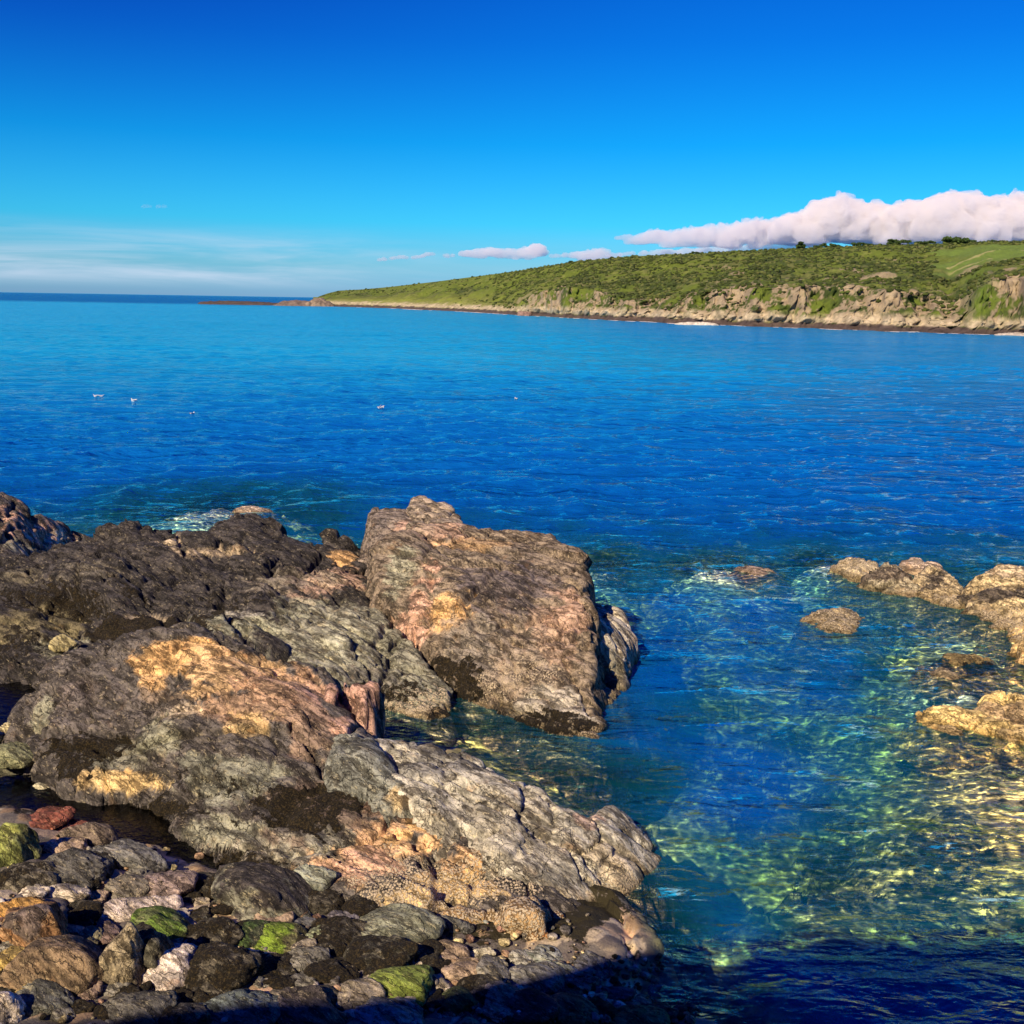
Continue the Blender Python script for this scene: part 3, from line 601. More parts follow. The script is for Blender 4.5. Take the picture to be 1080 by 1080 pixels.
# ------------------------------------------------------------------ boulders
def boulder(px,py,w,h,col,label,name="boulder",z=None,rot=0,flat=None,seed=None,cuts=9,ang=.8,bar=0.,weed=0.,top=None,sub=5,cat="boulder",group=None,deep=.8):
    seed=seed if seed is not None else int(px*7+py*3)
    rg=np.random.default_rng(seed)
    c=W(px,py,.4); ppm=1080/np.linalg.norm(c-EYE)*1.0
    w*=1.15;h*=1.15; wm=w/ppm; hm=h/ppm; dm=wm*deep
    dep=math.atan2(CAMZ,c[1]); 
    zh=max(.22*wm if flat is None else flat*wm,(hm-dm*math.sin(dep))/math.cos(dep))
    if flat is not None: dm=max(.35*wm,(hm-zh*math.cos(dep))/math.sin(dep))
    for _ in range(3):
        gg=gtop(c[0],c[1]) if z is None else z
        gg=max(gg,-.3)
        zc=gg+zh*.32; c=W(px,py,zc)
    V,Fc=ICO[sub]; V=V.copy()
    V=np.sign(V)*np.abs(V)**.85; V/=np.linalg.norm(V,axis=1,keepdims=True)**.6
    for k in range(cuts):
        n=rg.normal(size=3); n/=np.linalg.norm(n); n[2]=abs(n[2])*1.1 if k%3 else n[2]; n/=np.linalg.norm(n)
        hh=rg.uniform(.5,.85); s=V@n-hh
        V=V-np.maximum(s,0)[:,None]*n*ang
    V=V+ (fbm(V*1.1+seed,seed,3)*.10)[:,None]*V
    V=V/np.abs(V).max(0)*np.array([wm/2,dm/2,zh*.75])
    Rz=np.array(Matrix.Rotation(R(rot),3,'Z')); V=V@Rz.T
    tilt=np.array(Matrix.Rotation(R(rg.uniform(-10,10)),3,'X')@Matrix.Rotation(R(rg.uniform(-10,10)),3,'Y')); V=V@tilt.T
    Vw=V+c
    s=min(1,wm/.8)
    Vw=displace(Vw,Fc,seed,a=(.05*s,.03*s,.012*s),scale=(.5*s+.1,.2*s+.04,.08*s+.02),ani=1.8,crk=.02,sub=np.full(len(Vw),weed))
    C=np.ones((len(Vw),3))*np.array(col); nn=fbm(Vw*2.5,seed,4)
    C=C*(1+.35*nn[:,None])
    if top is not None:
        mk=sm(.0,.25,(Vw[:,2]-c[2])/zh*1.0+nn*1.2)[:,None]; C=C*(1-mk)+np.array(top)*mk
    n=len(Vw)
    base=(c[0],c[1],Vw[:,2].min())
    o=mkobj(name,Vw,Fc,ROCK,loc=base,attrs={'Col':np.clip(C,0,1),'bar':np.full(n,bar),'weed':np.full(n,weed)+.25*fbm(Vw*2,seed+1,3)*(weed>0)})
    return tag(o,label,cat,group)
GREEN=(.17,.155,.07); DG=(.10,.14,.03)
BL=[
 (50,834,27,22,(.62,.56,.36),"pale yellowish stone standing in the dark tide pool",dict(name="stone",cat="stone",cuts=14)),
 (46,864,42,17,(.26,.085,.055),"bright red rough rock on the near edge of the dark tide pool",dict(cuts=14,rot=-20)),
 (72,875,34,13,(.24,.08,.055),"smaller brick-red rock touching the bright red one, to its right",dict(cuts=12,rot=-15)),
 (6,895,46,42,(.24,.25,.09),"green-tinged boulder at the left edge below the red rocks",dict(top=(.28,.30,.08),cuts=7)),
 (100,882,60,14,(.16,.12,.09),"flat brown rock right of the red rocks on the pool edge",dict(flat=.22)),
 (140,903,76,20,(.19,.18,.16),"long flat grey rock lying along the pool edge",dict(flat=.2,rot=-8)),
 (30,925,60,34,(.17,.145,.10),"dark rough boulder with olive flank below the green-tinged one",dict(weed=.35)),
 (85,922,62,34,(.13,.12,.10),"dark grey weed-topped rock in the middle of the left beach",dict(weed=.4,rot=25)),
 (178,930,46,30,(.30,.22,.19),"purplish brown boulder at the right end of the long flat grey rock",dict(weed=.2)),
 (132,940,50,26,(.18,.155,.12),"low brown rock with pale veins beside the purplish boulder",dict(flat=.25,bar=.4)),
 (24,957,36,24,(.66,.36,.10),"orange yellow stone above the angular rust-brown boulder",dict(cuts=10)),
 (38,985,56,52,(.34,.18,.08),"angular rust-brown boulder near the lower left corner",dict(cuts=11,ang=1,top=(.17,.125,.10))),
 (68,1021,84,56,(.22,.15,.085),"large oval brown boulder at the lower left",dict(cuts=4,rot=22,deep=.7)),
 (6,1014,36,26,(.60,.42,.13),"yellow stone cut by the left edge beside the rust-brown boulder",dict(cuts=9)),
 (2,1064,32,32,(.74,.62,.52),"near-white stone in the lower left corner at the shadow edge",dict(cuts=10)),
 (128,1015,34,66,(.30,.24,.15),"upright tan and grey slab right of the oval brown boulder",dict(rot=-30,cuts=9,deep=1.3)),
 (150,1005,52,52,(.11,.10,.07),"dark weed-covered boulder next to the upright tan slab",dict(weed=.5,rot=-25)),
 (182,1018,60,44,(.66,.55,.47),"pinkish white slab tilted up to the right on the lower beach",dict(rot=35,flat=.2,cuts=7)),
 (168,976,50,26,(.20,.24,.08),"boulder with a dull green algae top above the pinkish white slab",dict(top=(.13,.2,.03))),
 (140,962,76,22,(.64,.52,.42),"long pale pink slab tilting up to the right across the left beach",dict(rot=28,flat=.16)),
 (92,990,24,18,(.25,.22,.13),"small olive stone in the gap behind the oval brown boulder",dict(name="stone",cat="stone")),
 (112,985,30,16,(.19,.13,.11),"flattish plum-brown stone behind the oval brown boulder",dict(name="stone",cat="stone")),
 (107,1029,17,15,(.62,.58,.34),"small cream stone at the right end of the oval brown boulder",dict(name="stone",cat="stone")),
 (92,1046,30,20,(.26,.18,.14),"brown stone below the oval boulder on the shadow line",dict(name="stone",cat="stone")),
 (74,1048,13,12,(.60,.50,.30),"tiny tan stone under the oval brown boulder",dict(name="stone",cat="stone")),
 (25,1050,24,15,(.56,.40,.16),"small ochre stone below the rust-brown boulder",dict(name="stone",cat="stone")),
 (45,1055,44,22,(.13,.125,.10),"dark grey stone half in shadow in the lower left corner",dict()),
 (283,946,112,44,(.22,.21,.155),"big flat-backed dark boulder with a pale green-grey front at the end of the tide pool",dict(top=(.06,.05,.045),cuts=6,rot=-15,weed=.12,deep=.6)),
 (222,985,56,34,(.10,.085,.06),"dark weedy rock left of the bright green boulder",dict(weed=.6)),
 (262,985,38,26,(.08,.09,.05),"small dark rock with a green streak, left of the bright green boulder",dict(weed=.4,top=(.07,.11,.03))),
 (295,991,54,28,GREEN,"bright green algae-covered boulder on the pale beach",dict(top=(.20,.29,.03),cuts=8)),
 (232,1018,66,46,(.12,.10,.07),"broad seaweed-covered rock right of the pinkish white slab",dict(weed=.6)),
 (295,1020,50,28,(.10,.085,.06),"seaweed-covered rock just below the bright green boulder",dict(weed=.6)),
 (332,925,38,28,(.30,.31,.24),"grey-green squared block at the foot of the large outcrop",dict(cuts=12,ang=1)),
 (351,936,24,16,(.23,.235,.19),"small grey stone right of the squared grey-green block",dict(name="stone",cat="stone")),
 (370,944,22,17,(.74,.46,.20),"small bright orange stone in the crevice at the outcrop's foot",dict(name="stone",cat="stone")),
 (412,980,92,52,(.24,.24,.165),"grey-green sloping boulder casting a dark shadow beside the barnacled ledge",dict(cuts=8,rot=-25,deep=.7)),
 (362,995,60,26,(.10,.085,.06),"low seaweed-covered rock left of the grey-green sloping boulder",dict(weed=.6)),
 (400,1010,66,24,(.09,.08,.055),"seaweed-covered rock under the grey-green sloping boulder",dict(weed=.6)),
 (352,1028,44,24,(.095,.08,.06),"small weedy rock left of the moss-capped pale boulder",dict(weed=.6)),
 (318,975,30,12,(.17,.165,.17),"thin blue-grey stone above the bright green boulder",dict(name="stone",cat="stone",flat=.2)),
 (343,986,30,16,(.26,.28,.16),"squared olive stone right of the bright green boulder",dict(name="stone",cat="stone",cuts=12)),
 (362,968,26,14,(.16,.14,.15),"purple-grey flat stone by the squared olive one",dict(name="stone",cat="stone",flat=.25)),
 (429,1038,60,34,(.50,.46,.24),"pale boulder with a mossy lime-green cap near the bottom",dict(top=(.22,.27,.05),cuts=6)),
 (485,1056,34,28,(.08,.095,.035),"dark green mossy stone on the shadow line at the bottom",dict(cuts=5)),
 (478,976,38,14,(.15,.145,.13),"flat dark stone at the left end of the barnacled ledge",dict(name="stone",cat="stone",flat=.25)),
 (505,1006,34,12,(.52,.46,.34),"flat cream stone below the barnacled ledge",dict(name="stone",cat="stone",flat=.2,cuts=10)),
 (517,1024,36,30,(.22,.20,.17),"grey boulder under the flat cream stone",dict(cuts=10)),
 (548,1012,28,20,(.30,.28,.23),"light grey rounded stone below the barnacled ledge",dict(name="stone",cat="stone")),
 (576,1007,30,15,(.33,.33,.28),"smooth pale grey oval stone close under the barnacled ledge",dict(name="stone",cat="stone",cuts=4)),
 (588,1024,76,26,(.24,.25,.20),"long greenish slab sloping down right towards the water",dict(flat=.16,rot=-28,cuts=10)),
 (560,1034,56,26,(.19,.18,.16),"grey flat boulder in front of the long greenish slab",dict(rot=-10)),
 (505,1045,40,18,(.10,.085,.06),"low weedy rock below the grey boulder near the shadow line",dict(weed=.5)),
 (626,1018,34,18,(.19,.18,.17),"dark grey stone at the water side of the beach",dict(name="stone",cat="stone")),
 (12,813,42,26,(.15,.14,.09),"round dark wet boulder at the left edge beyond the tide pool",dict(cuts=4)),
 (14,797,40,20,(.25,.25,.13),"olive wet boulder at the left edge above the round dark one",dict(cuts=6,z=.5)),
 (12,767,16,10,(.66,.55,.30),"small pale stone on the edge of the upper tide pool",dict(name="stone",cat="stone",z=.5)),
 (68,678,20,12,(.55,.46,.22),"small pale yellow stone left of the orange-topped crown",dict(name="stone",cat="stone",z=1.15)),
 # in the shade
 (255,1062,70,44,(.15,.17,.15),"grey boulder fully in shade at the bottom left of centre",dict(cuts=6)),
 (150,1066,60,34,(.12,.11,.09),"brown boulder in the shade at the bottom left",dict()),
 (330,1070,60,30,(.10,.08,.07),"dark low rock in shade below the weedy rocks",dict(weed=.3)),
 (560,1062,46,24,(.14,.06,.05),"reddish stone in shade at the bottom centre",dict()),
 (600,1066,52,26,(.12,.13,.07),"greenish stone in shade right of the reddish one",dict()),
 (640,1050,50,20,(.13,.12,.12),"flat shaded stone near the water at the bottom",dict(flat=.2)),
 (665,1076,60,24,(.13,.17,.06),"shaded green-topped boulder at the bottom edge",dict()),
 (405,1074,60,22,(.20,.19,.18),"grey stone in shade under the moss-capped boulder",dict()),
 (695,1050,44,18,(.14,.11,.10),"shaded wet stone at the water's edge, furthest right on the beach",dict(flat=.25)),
]
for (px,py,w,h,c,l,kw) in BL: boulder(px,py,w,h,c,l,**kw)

rgb_=np.random.default_rng(77); placed=[(b[0],b[1],b[2]) for b in BL]; nb=0
while nb<84:
    px=rgb_.uniform(0,700);py=rgb_.uniform(893,1072)
    if py<890+max(0,(px-200))*.27+(40 if px>420 else 0) or (120<px<320 and py<905+ (px-120)*.2): continue
    w=rgb_.uniform(16,48)
    if any(abs(px-a)<(w+ww)*.30 and abs(py-b)<(w+ww)*.18 for a,b,ww in placed): continue
    placed.append((px,py,w)); nb+=1
    if nb%2: boulder(px,py,w,w*.4,(.10,.085,.06),"dark weed-draped boulder in the jumble of the beach","boulder",weed=.6,sub=4,seed=500+nb,group="weed-draped boulders jumbled on the beach",cuts=6)
    else: boulder(px,py,w,w*.38,[(.34,.28,.2),(.22,.2,.16),(.42,.3,.2),(.5,.42,.32)][nb//2%4],"bare weathered stone in the jumble of the beach","stone",sub=4,seed=500+nb,cat="stone",group="bare stones jumbled on the beach",cuts=10)
# loose pebbles and cobbles: too many to count
def scatter(name,n,region,size,cols,mat,seed,bar=0.,weedp=.0,sub=2):
    rg=np.random.default_rng(seed); VV=[];FF=[];CC=[];WW=[];off=0
    V0,F0=ICO[sub]
    for k in range(n):
        a,b,c_,d=region[rg.integers(len(region))]
        px=rg.uniform(a,b);py=rg.uniform(c_,d)
        c=W(px,py,.35); zz=gtop(c[0],c[1]); c=W(px,py,zz); zz=gtop(c[0],c[1])
        if zz<-.15: continue
        c=W(px,py,zz)
        s=size[0]*(size[1]/size[0])**(rg.random()**1.7)
        V=V0.copy()
        for q in range(6):
            nrm=rg.normal(size=3);nrm/=np.linalg.norm(nrm);V=V-np.maximum(V@nrm-rg.uniform(.5,.8),0)[:,None]*nrm
        V=V*np.array([1,rg.uniform(.6,.95),rg.uniform(.4,.7)])*s
        an=rg.uniform(0,6.28); V=V@np.array([[math.cos(an),math.sin(an),0],[-math.sin(an),math.cos(an),0],[0,0,1]])
        V=V+c+np.array([0,0,s*.35+.02])
        col=np.array(cols[rg.integers(len(cols))])*rg.uniform(.7,1.25)
        VV.append(V);FF.append(F0+off);CC.append(np.ones((len(V),3))*col);WW.append(np.full(len(V),.6 if rg.random()<weedp else 0));off+=len(V)
    V=np.concatenate(VV)
    return mkobj(name,V,np.concatenate(FF),mat,attrs={'Col':np.clip(np.concatenate(CC),0,1),'bar':np.full(len(V),bar),'weed':np.concatenate(WW)})
PB=[(.5,.42,.33),(.25,.21,.17),(.16,.14,.12),(.38,.24,.14),(.6,.52,.42),(.2,.2,.17),(.3,.17,.12),(.62,.5,.25)]
tag(scatter("pebbles",1300,[(-40,330,880,1080),(300,620,965,1080),(600,740,1010,1080)],(.02,.11),PB,ROCK,5,weedp=.25),kind='stuff',label="loose pebbles and cobbles between the boulders of the beach")
tag(scatter("stones_by_pool",260,[(-40,60,740,830),(0,200,690,715)],(.03,.11),PB,ROCK,6,weedp=.2),kind='stuff',label="loose wet stones around the upper tide pool on the left")

# ------------------------------------------------------------------ cliff behind the camera (casts the foreground shade)
cx=np.linspace(-60,30,181); prof=[(9.5,-1.5),(6.5,.3),(3.0,2.0),(1.6,5.0),(.9,7.3),(-1.5,7.45),(-2.4,9.5),(-3.2,13.2),(-6,13.6),(-14,14.5),(-40,18)]
py_=[];pz_=[]
tt=np.linspace(0,len(prof)-1,90)
pyv=np.interp(tt,range(len(prof)),[p[0] for p in prof]); pzv=np.interp(tt,range(len(prof)),[p[1] for p in prof])
X,J=np.meshgrid(cx,np.arange(90)); x=X.ravel();j=J.ravel()
yy=pyv[j];zz=pzv[j]
hid=np.stack([x,yy,zz],1)
q=np.clip((np.abs(yy+.5)-1.2)/1,0,1)
ridg=fbm(np.stack([x*.35,0*x,0*x],1),77,3)
_el=R(37); _hd=R(32); ox=[];oh=[]
for px_,py_2,z0 in [(-250,1078,.7),(0,1074,.7),(180,1066,.6),(330,1060,.5),(450,1048,.4),(600,1022,.25),(700,1000,0),(860,985,-.4),(1080,985,-.4),(1400,985,-.4)]:
    g_=W(px_,py_2,z0); L=(g_[1]+3.2)/math.cos(_hd); ox.append(g_[0]-L*math.sin(_hd)); oh.append(z0+L*math.tan(_el))
zz=zz+(np.interp(x,ox,oh)-13.2)*sm(8.5,12.5,zz)
zz=zz+ridg*.12*sm(9,13,zz)+fbm(hid*.6,78,4)*.12*q
lim=sm(-1.5,4,x)*sm(0,3,yy); yy=yy-lim*3.
V=np.stack([x,yy,zz],1)
tag(mkobj("cliff",V,gridfaces(len(cx),90)[:, ::-1],ROCK,attrs={'Col':np.ones((len(V),3))*np.array(GREY),'bar':np.zeros(len(V)),'weed':np.zeros(len(V))}),kind='structure')

# ------------------------------------------------------------------ headland
HP=[(150,321.5,1.0,0),(215,320.8,1.0,0),(240,321,1,.0),(300,322,1,.3),(335,322.5,1.02,4),(345,323,1.08,8),(360,323.5,1.15,12),(407,325,1.2,0),(460,327.5,1.25,0),(510,330,1.3,0),(540,332,1.35,0),(610,336,1.4,0),(660,338.5,1.45,0),(730,342,1.5,0),(840,346,1.6,0),(940,349.5,1.7,0),(1080,354,1.8,0),(1300,362,2.0,0),(1600,374,2.0,0)]
SKY=[(150,314),(335,313),(345,309.5),(357,306.5),(380,305.3),(407,303),(460,297),(510,290.5),(540,286.5),(610,275.5),(660,270.5),(730,267.5),(840,261.5),(940,258),(1080,254.5),(1300,250),(1600,246)]
pxs=np.concatenate([np.arange(330,1120,1.0),np.arange(1120,1600,3.0)])
shore=np.interp(pxs,[a[0] for a in HP],[a[1] for a in HP]); kk=np.interp(pxs,[a[0] for a in HP],[a[2] for a in HP])
skyy=np.interp(pxs,[a[0] for a in SKY],[a[1] for a in SKY])
sh=np.array([W(a,b,0)[:2] for a,b in zip(pxs,shore)])
ds=sh[:,1].copy()
# smooth shore distance
ker=np.ones(15)/15; dsp=np.convolve(np.pad(ds,7,'edge'),ker,'valid')
wob=fbm(np.stack([pxs/22,0*pxs,0*pxs],1),201,4)
dsp=dsp+wob*6
rdist=dsp*kk
top=np.array([D(a,b,d)[2] for a,b,d in zip(pxs,skyy,rdist)])
nr=230
tv=np.concatenate([np.linspace(0,.12,60)**1.0,np.linspace(.12,1.0,140)[1:],np.linspace(1.0,2.2,31)[1:]])
nr=len(tv)
Vh=np.zeros((nr,len(pxs),3)); 
cliffh=np.interp(pxs,[330,350,420,540,570,610,660,700,750,800,900,960,1000,1040,1080,1600],[4,5,4.5,5,13,15,9,9,13,15,15,13,9,18,20,20])
cliffw=np.interp(pxs,[330,540,570,640,700,750,950,1000,1040,1600],[22,26,22,22,26,22,22,30,18,18])
for i,t in enumerate(tv):
    yy=dsp+(rdist-dsp)*t
    s=yy-dsp
    pos=np.stack([pxs/9,0*pxs+s/9,0*pxs],1)
    s1=cliffw*.32+fbm(pos*.7,210,3)*2.2; s2=cliffw*(1+.25*fbm(pos*.5,211,3))
    zz=np.where(s<s1,-.4+2.6*(s/s1)**.8,0)
    tt2=np.clip((s-s1)/(s2-s1),0,1); zc=2.2+(cliffh-2.2)*tt2**1.2
    H=np.maximum(top-cliffh,0.3); tt3=np.clip((s-s2)/(np.maximum(rdist-dsp-s2,5)),0,1)
    zh=cliffh+H*(tt3**.92)
    z=np.where(s<s1,zz,np.where(s<s2,zc,zh))
    if t>1: z=top-(t-1)*10
    az=(pxs-540)/1080.
    Vh[i,:,0]=yy*(np.array([ray(a,300)[0]/ray(a,300)[1] for a in pxs])); Vh[i,:,1]=yy; Vh[i,:,2]=z
V=Vh.reshape(-1,3)
PX=np.tile(pxs,nr); TV=np.repeat(tv,len(pxs)); Sm=(V[:,1]-np.tile(dsp,nr))
zr=V[:,2]
cl=sm(1,3,zr)*sm(np.tile(cliffh,nr)*1.25+2,np.tile(cliffh,nr),zr)
fa,fe=facet(V*np.array([1,1,.8])/7.,220); fb,fe2=facet(V/2.8,221)
rockf=cl*sm(500,570,PX)+.25*cl
fc_,_=facet(V/1.3,222); dz=(fa*3.4+fb*2.8+fc_*1.4)*rockf+(fb*1.0)*sm(2.6,1,zr)
gul=fbm(V*.035,231,5)*3.0*sm(1.3,.5,np.abs(TV-.5))*np.clip((TV-.06)*6,0,1)*np.clip((1-TV)*5,0,1)*sm(340,500,PX)
V[:,1]-=dz; V[:,2]+=fa*1.2*rockf+gul*1.0+fbm(V*.3,232,3)*.25*np.clip(TV*20,0,1)*np.clip((1-TV)*9,0,1)
# colours of turf, scrub, bare rock and weed zone
n1=fbm(V*.05,240,5); n2=fbm(V*.18,241,4); n3=fbm(V*.5,242,3)
turf=np.array([.115,.15,.020]); dry=np.array([.27,.26,.08]); scrub=np.array([.05,.07,.016]); brt=np.array([.095,.15,.02])
g1=sm(.25,-.25,n1+.5*n2-.9*sm(.2,.9,TV)+.25)[:,None]
C=scrub*(1-g1)+turf*g1
left=sm(640,420,PX)[:,None]; lowt=sm(.55,.1,TV)[:,None]
C=C*(1-left*lowt*.8)+np.array([.27,.29,.05])*left*lowt*.8
dd=sm(.15,.5,n2+n3*.5)[:,None]*.35; C=C*(1-dd)+dry*dd
# rock exposure
crag=np.array([.37,.285,.175]); crag2=np.array([.17,.13,.09])
ex=np.clip(sm(-.1,.2,n2*1.1+n3*.8+n1*1.4+.35*rockf-.42)*cl*(sm(520,580,PX)+.35*sm(700,300,PX)),0,1)
cc=crag*(1-sm(-.2,.4,n3)[:,None]*.5)+crag2*sm(-.2,.4,n3)[:,None]*.5
C=C*(1-ex[:,None])+cc*ex[:,None]
# scattered crags higher up
hx=sm(.30,.42,fbm(V*.07*np.array([1,1,1.]),250,4)+n3*.2-.9*np.abs(TV-.25))*sm(700,800,PX); C=C*(1-hx[:,None]*.8)+cc*hx[:,None]*.8
# pale shelf
shf=(sm(1.8,2.6,zr+n3*.6)*sm(6.5,4,zr+n2*1.5)); C=C*(1-shf[:,None]*.85)+np.array([.46,.37,.24])*(1+.5*n3[:,None])*shf[:,None]*.85
wz=sm(2.7,1.9,zr+n2*.8); C=C*(1-wz[:,None])+np.array([.085,.06,.05])*(1+.4*n3[:,None])*wz[:,None]
# hill top fields on the right
fld=sm(970,1010,PX+60*n1)*sm(.34,.42,TV+n2*.03)*sm(.86,.8,TV); C=C*(1-fld[:,None])+np.array([.13,.19,.035])*fld[:,None]
stp=fld*sm(.012,.006,np.abs((TV-.52)-.0006*(PX-1040))); stp+=sm(.012,.006,np.abs(TV-.43+.0002*(PX-1040)))*sm(990,1010,PX)*sm(.35,.4,TV)
C=C*(1-np.clip(stp,0,1)[:,None])+np.array([.34,.32,.12])*np.clip(stp,0,1)[:,None]
gr=sm(1000,1030,PX)*sm(1050,1030,PX)*sm(.02,.06,TV)*sm(.3,.2,TV); C=C*(1-gr[:,None]*.7)+brt*gr[:,None]*.7
HEAD=attr_material("headland_turf",.95,.35,.9,.7,.8,5.0)
Fh=gridfaces(len(pxs),nr)
tag(mkobj("headland",V,Fh,HEAD,attrs={'Col':np.clip(C,0,1)}),kind='structure')
HV=V.reshape(nr,len(pxs),3)
def hillpt(px,t):
    i=np.searchsorted(tv,t); i=min(i,nr-1); jx=np.searchsorted(pxs,px); jx=min(jx,len(pxs)-1); return HV[i,jx]

# scrub on the headland (uncountable)
def clumps(name,n,seed,gen,mat,colr):
    rg=np.random.default_rng(seed);V0,F0=ICO[1];VV=[];FF=[];CC=[];off=0
    while len(VV)<n:
        r=gen(rg)
        if r is None: continue
        c,s=r
        V=V0*(1+.32*noise(V0*2.3+rg.uniform(0,99),seed)[:,None])
        V=V*np.array([1.3,1.2,.75])*s+c+np.array([0,0,s*.25])
        col=np.array(colr[rg.integers(len(colr))])*rg.uniform(.7,1.35)
        VV.append(V);FF.append(F0+off);off+=len(V);CC.append(np.ones((len(V),3))*col)
    return mkobj(name,np.concatenate(VV),np.concatenate(FF),mat,attrs={'Col':np.concatenate(CC)})
SCR=attr_material("scrub_leaves",.9,2.2,1.2,1.0,.5,4.0)
def gen(rg):
    px=rg.uniform(345,1300); t=rg.uniform(.07,1.0)
    p=hillpt(px,t)
    dn=float(fbm(p[None]*.05,240,4)[0])
    if px<520 and rg.random()<.75 : return None
    if px<480 and t<.5: return None
    if px>985 and .34<t<.84: return None
    if dn< .1-.8*t and rg.random()<.8: return None
    return p,rg.uniform(.35,1.15)
tag(clumps("scrub",9000,9,gen,SCR,[(.05,.07,.016),(.07,.09,.018),(.10,.13,.025),(.045,.06,.016),(.13,.14,.04)]),kind='stuff',label="dense gorse and bramble scrub covering the headland slope")

# skyline trees and bushes
BARK=plain("bark",(.10,.08,.06)); LEAF=attr_material("tree_leaves",.8,1.5,1.0,.8,.3,5)
def tree(px,hpx,label,seed,name="tree",t=.99,cat="tree"):
    rg=np.random.default_rng(seed); p=hillpt(px,t); s=hpx/1080*np.linalg.norm(p-EYE)
    p=p+np.array([0,0,-.25*s]); 
    root=bpy.data.objects.new(name,None); COL.objects.link(root); root.location=p
    tag(root,label,cat,"wind-cut trees and bushes on the headland skyline")
    # trunk with limbs
    VV=[];FF=[];off=0
    def limb(a,b,r1,r2):
        nonlocal off
        a=np.array(a);b=np.array(b);d=b-a;u=np.cross(d,[.3,.8,.1]);u/=np.linalg.norm(u);w=np.cross(d,u);w/=np.linalg.norm(w)
        for c,r in ((a,r1),(b,r2)):
            for k in range(7): th=k/7*6.283; VV.append(c+r*(u*math.cos(th)+w*math.sin(th)))
        FF.extend([[off+k,off+(k+1)%7,off+7+(k+1)%7,off+7+k] for k in range(7)]); off+=14
    limb((0,0,0),(.05*s,0,.5*s),.07*s,.04*s)
    for k in range(4):
        th=rg.uniform(0,6.28); limb((.04*s,0,.4*s),(.35*s*math.cos(th),.35*s*math.sin(th),.75*s),.04*s,.012*s)
    mkobj("trunk",np.array(VV),FF,BARK,parent=root)
    # crown of leaf cards in clumps
    n=1400; cl=rg.normal(size=(11,3))*np.array([.42,.42,.17])*s+np.array([.06*s,0,.72*s])
    ci=rg.integers(11,size=n); d=rg.normal(size=(n,3)); d/=np.linalg.norm(d,axis=1,keepdims=True)
    c=(cl[ci]+d*(rg.random((n,1))**.4)*np.array([.30,.30,.22])*s)*np.array([1.15,1.15,.68])
    a=rg.normal(size=(n,3));a/=np.linalg.norm(a,axis=1,keepdims=True);b=np.cross(a,rg.normal(size=(n,3)));b/=np.linalg.norm(b,axis=1,keepdims=True)
    q=.055*s; V=np.stack([c-a*q-b*q,c+a*q-b*q,c+a*q+b*q,c-a*q+b*q],1).reshape(-1,3)
    C=np.repeat(np.array([.05,.085,.02])*(.6+.9*rg.random((n,1))),4,0)
    mkobj("crown",V,np.arange(n*4).reshape(-1,4),LEAF,parent=root,smooth=False,attrs={'Col':C})
for px,h,l,sd in [(602,3,"low round bush alone on the left part of the headland skyline",1),(732,4.5,"low dark bush where the skyline turns flatter, left of the tree row",2),(841,8,"leftmost bushy tree of the row on the headland skyline",3),
    (863,6,"second small tree of the skyline row",4),(876,6,"third tree of the skyline row, a little wider",5),(900,6.5,"small tree of the skyline row right of a gap",6),(911,5,"lowest bush in the skyline row",7),
    (945,9,"broad bushy tree in the middle of the skyline row",8),(972,7,"double-topped bush left of the tallest skyline tree",9),(1005,12,"tallest dark round tree on the headland skyline",10),(1017,6,"bush close against the right of the tallest skyline tree",11),(1040,4,"rightmost low bush of the skyline row",12)]:
    tree(px,h,l,sd)

# crags and skerries below the headland
FARROCK=attr_material("far_rock",.9,.5,1.0,.9,.7,4.0)
def farrock(name,label,px,py,w,h,col,seed,hz=None,cat="rock",depth=None,cuts=10,zoff=0,dark=True,pull=0):
    rg=np.random.default_rng(seed); c=W(px,py,zoff); c=c*1.0; dd=np.linalg.norm(c-EYE); mpp=dd/1080
    V,Fc=ICO[5]; V=V.copy()
    for k in range(cuts):
        n=rg.normal(size=3);n[2]=abs(n[2]);n/=np.linalg.norm(n);V=V-np.maximum(V@n-rg.uniform(.55,.9),0)[:,None]*n*.8
    wm=w*mpp/2; zm=h*mpp; dm=depth or wm*.7
    V=V*np.array([wm,dm,zm]); V=V+c+np.array([0,pull,0])
    N=vnormals(V,Fc); s=zm
    f,_=facet(V/(s*.7),seed); f2,_=facet(V/(s*.28)*np.array([1.6,1,1]),seed+1); V=V+N*((f*.28+f2*.13)*s*.8)[:,None]
    n3=fbm(V/s*2,seed,4)
    C=np.array(col)*(1+.4*n3[:,None])
    if dark:
        wz=sm(2.4,1.4,V[:,2]+n3*.6)[:,None]; C=C*(1-wz)+np.array([.08,.058,.05])*wz
    return tag(mkobj(name,V,Fc,FARROCK,loc=(c[0],c[1]+pull,-.5),attrs={'Col':np.clip(C,0,1)}),label,cat)
farrock("crag","rounded cream crag standing out of the middle of the headland cliffs",725,338,44,36,(.54,.42,.25),11,depth=11,pull=14,cuts=5,cat="crag")
farrock("crag","broad pale crag with a sloping top near the left end of the headland cliffs",600,333,64,22,(.60,.49,.34),12,depth=11,pull=24,cat="crag")
farrock("crag","jagged grey and cream crag at the right end of the headland cliffs",1065,350,66,50,(.50,.42,.32),13,depth=10,pull=20,cat="crag",cuts=14)
farrock("skerry","flat pale skerry in the surf at the far right below the cliffs",1068,353.5,44,3.0,(.50,.42,.34),14,depth=2.5,dark=False,cat="skerry",pull=-4)
farrock("skerry","low pale skerry in the surf below the rounded cream crag",735,342.5,50,2.5,(.60,.52,.42),15,depth=3,dark=False,cat="skerry",pull=-4)
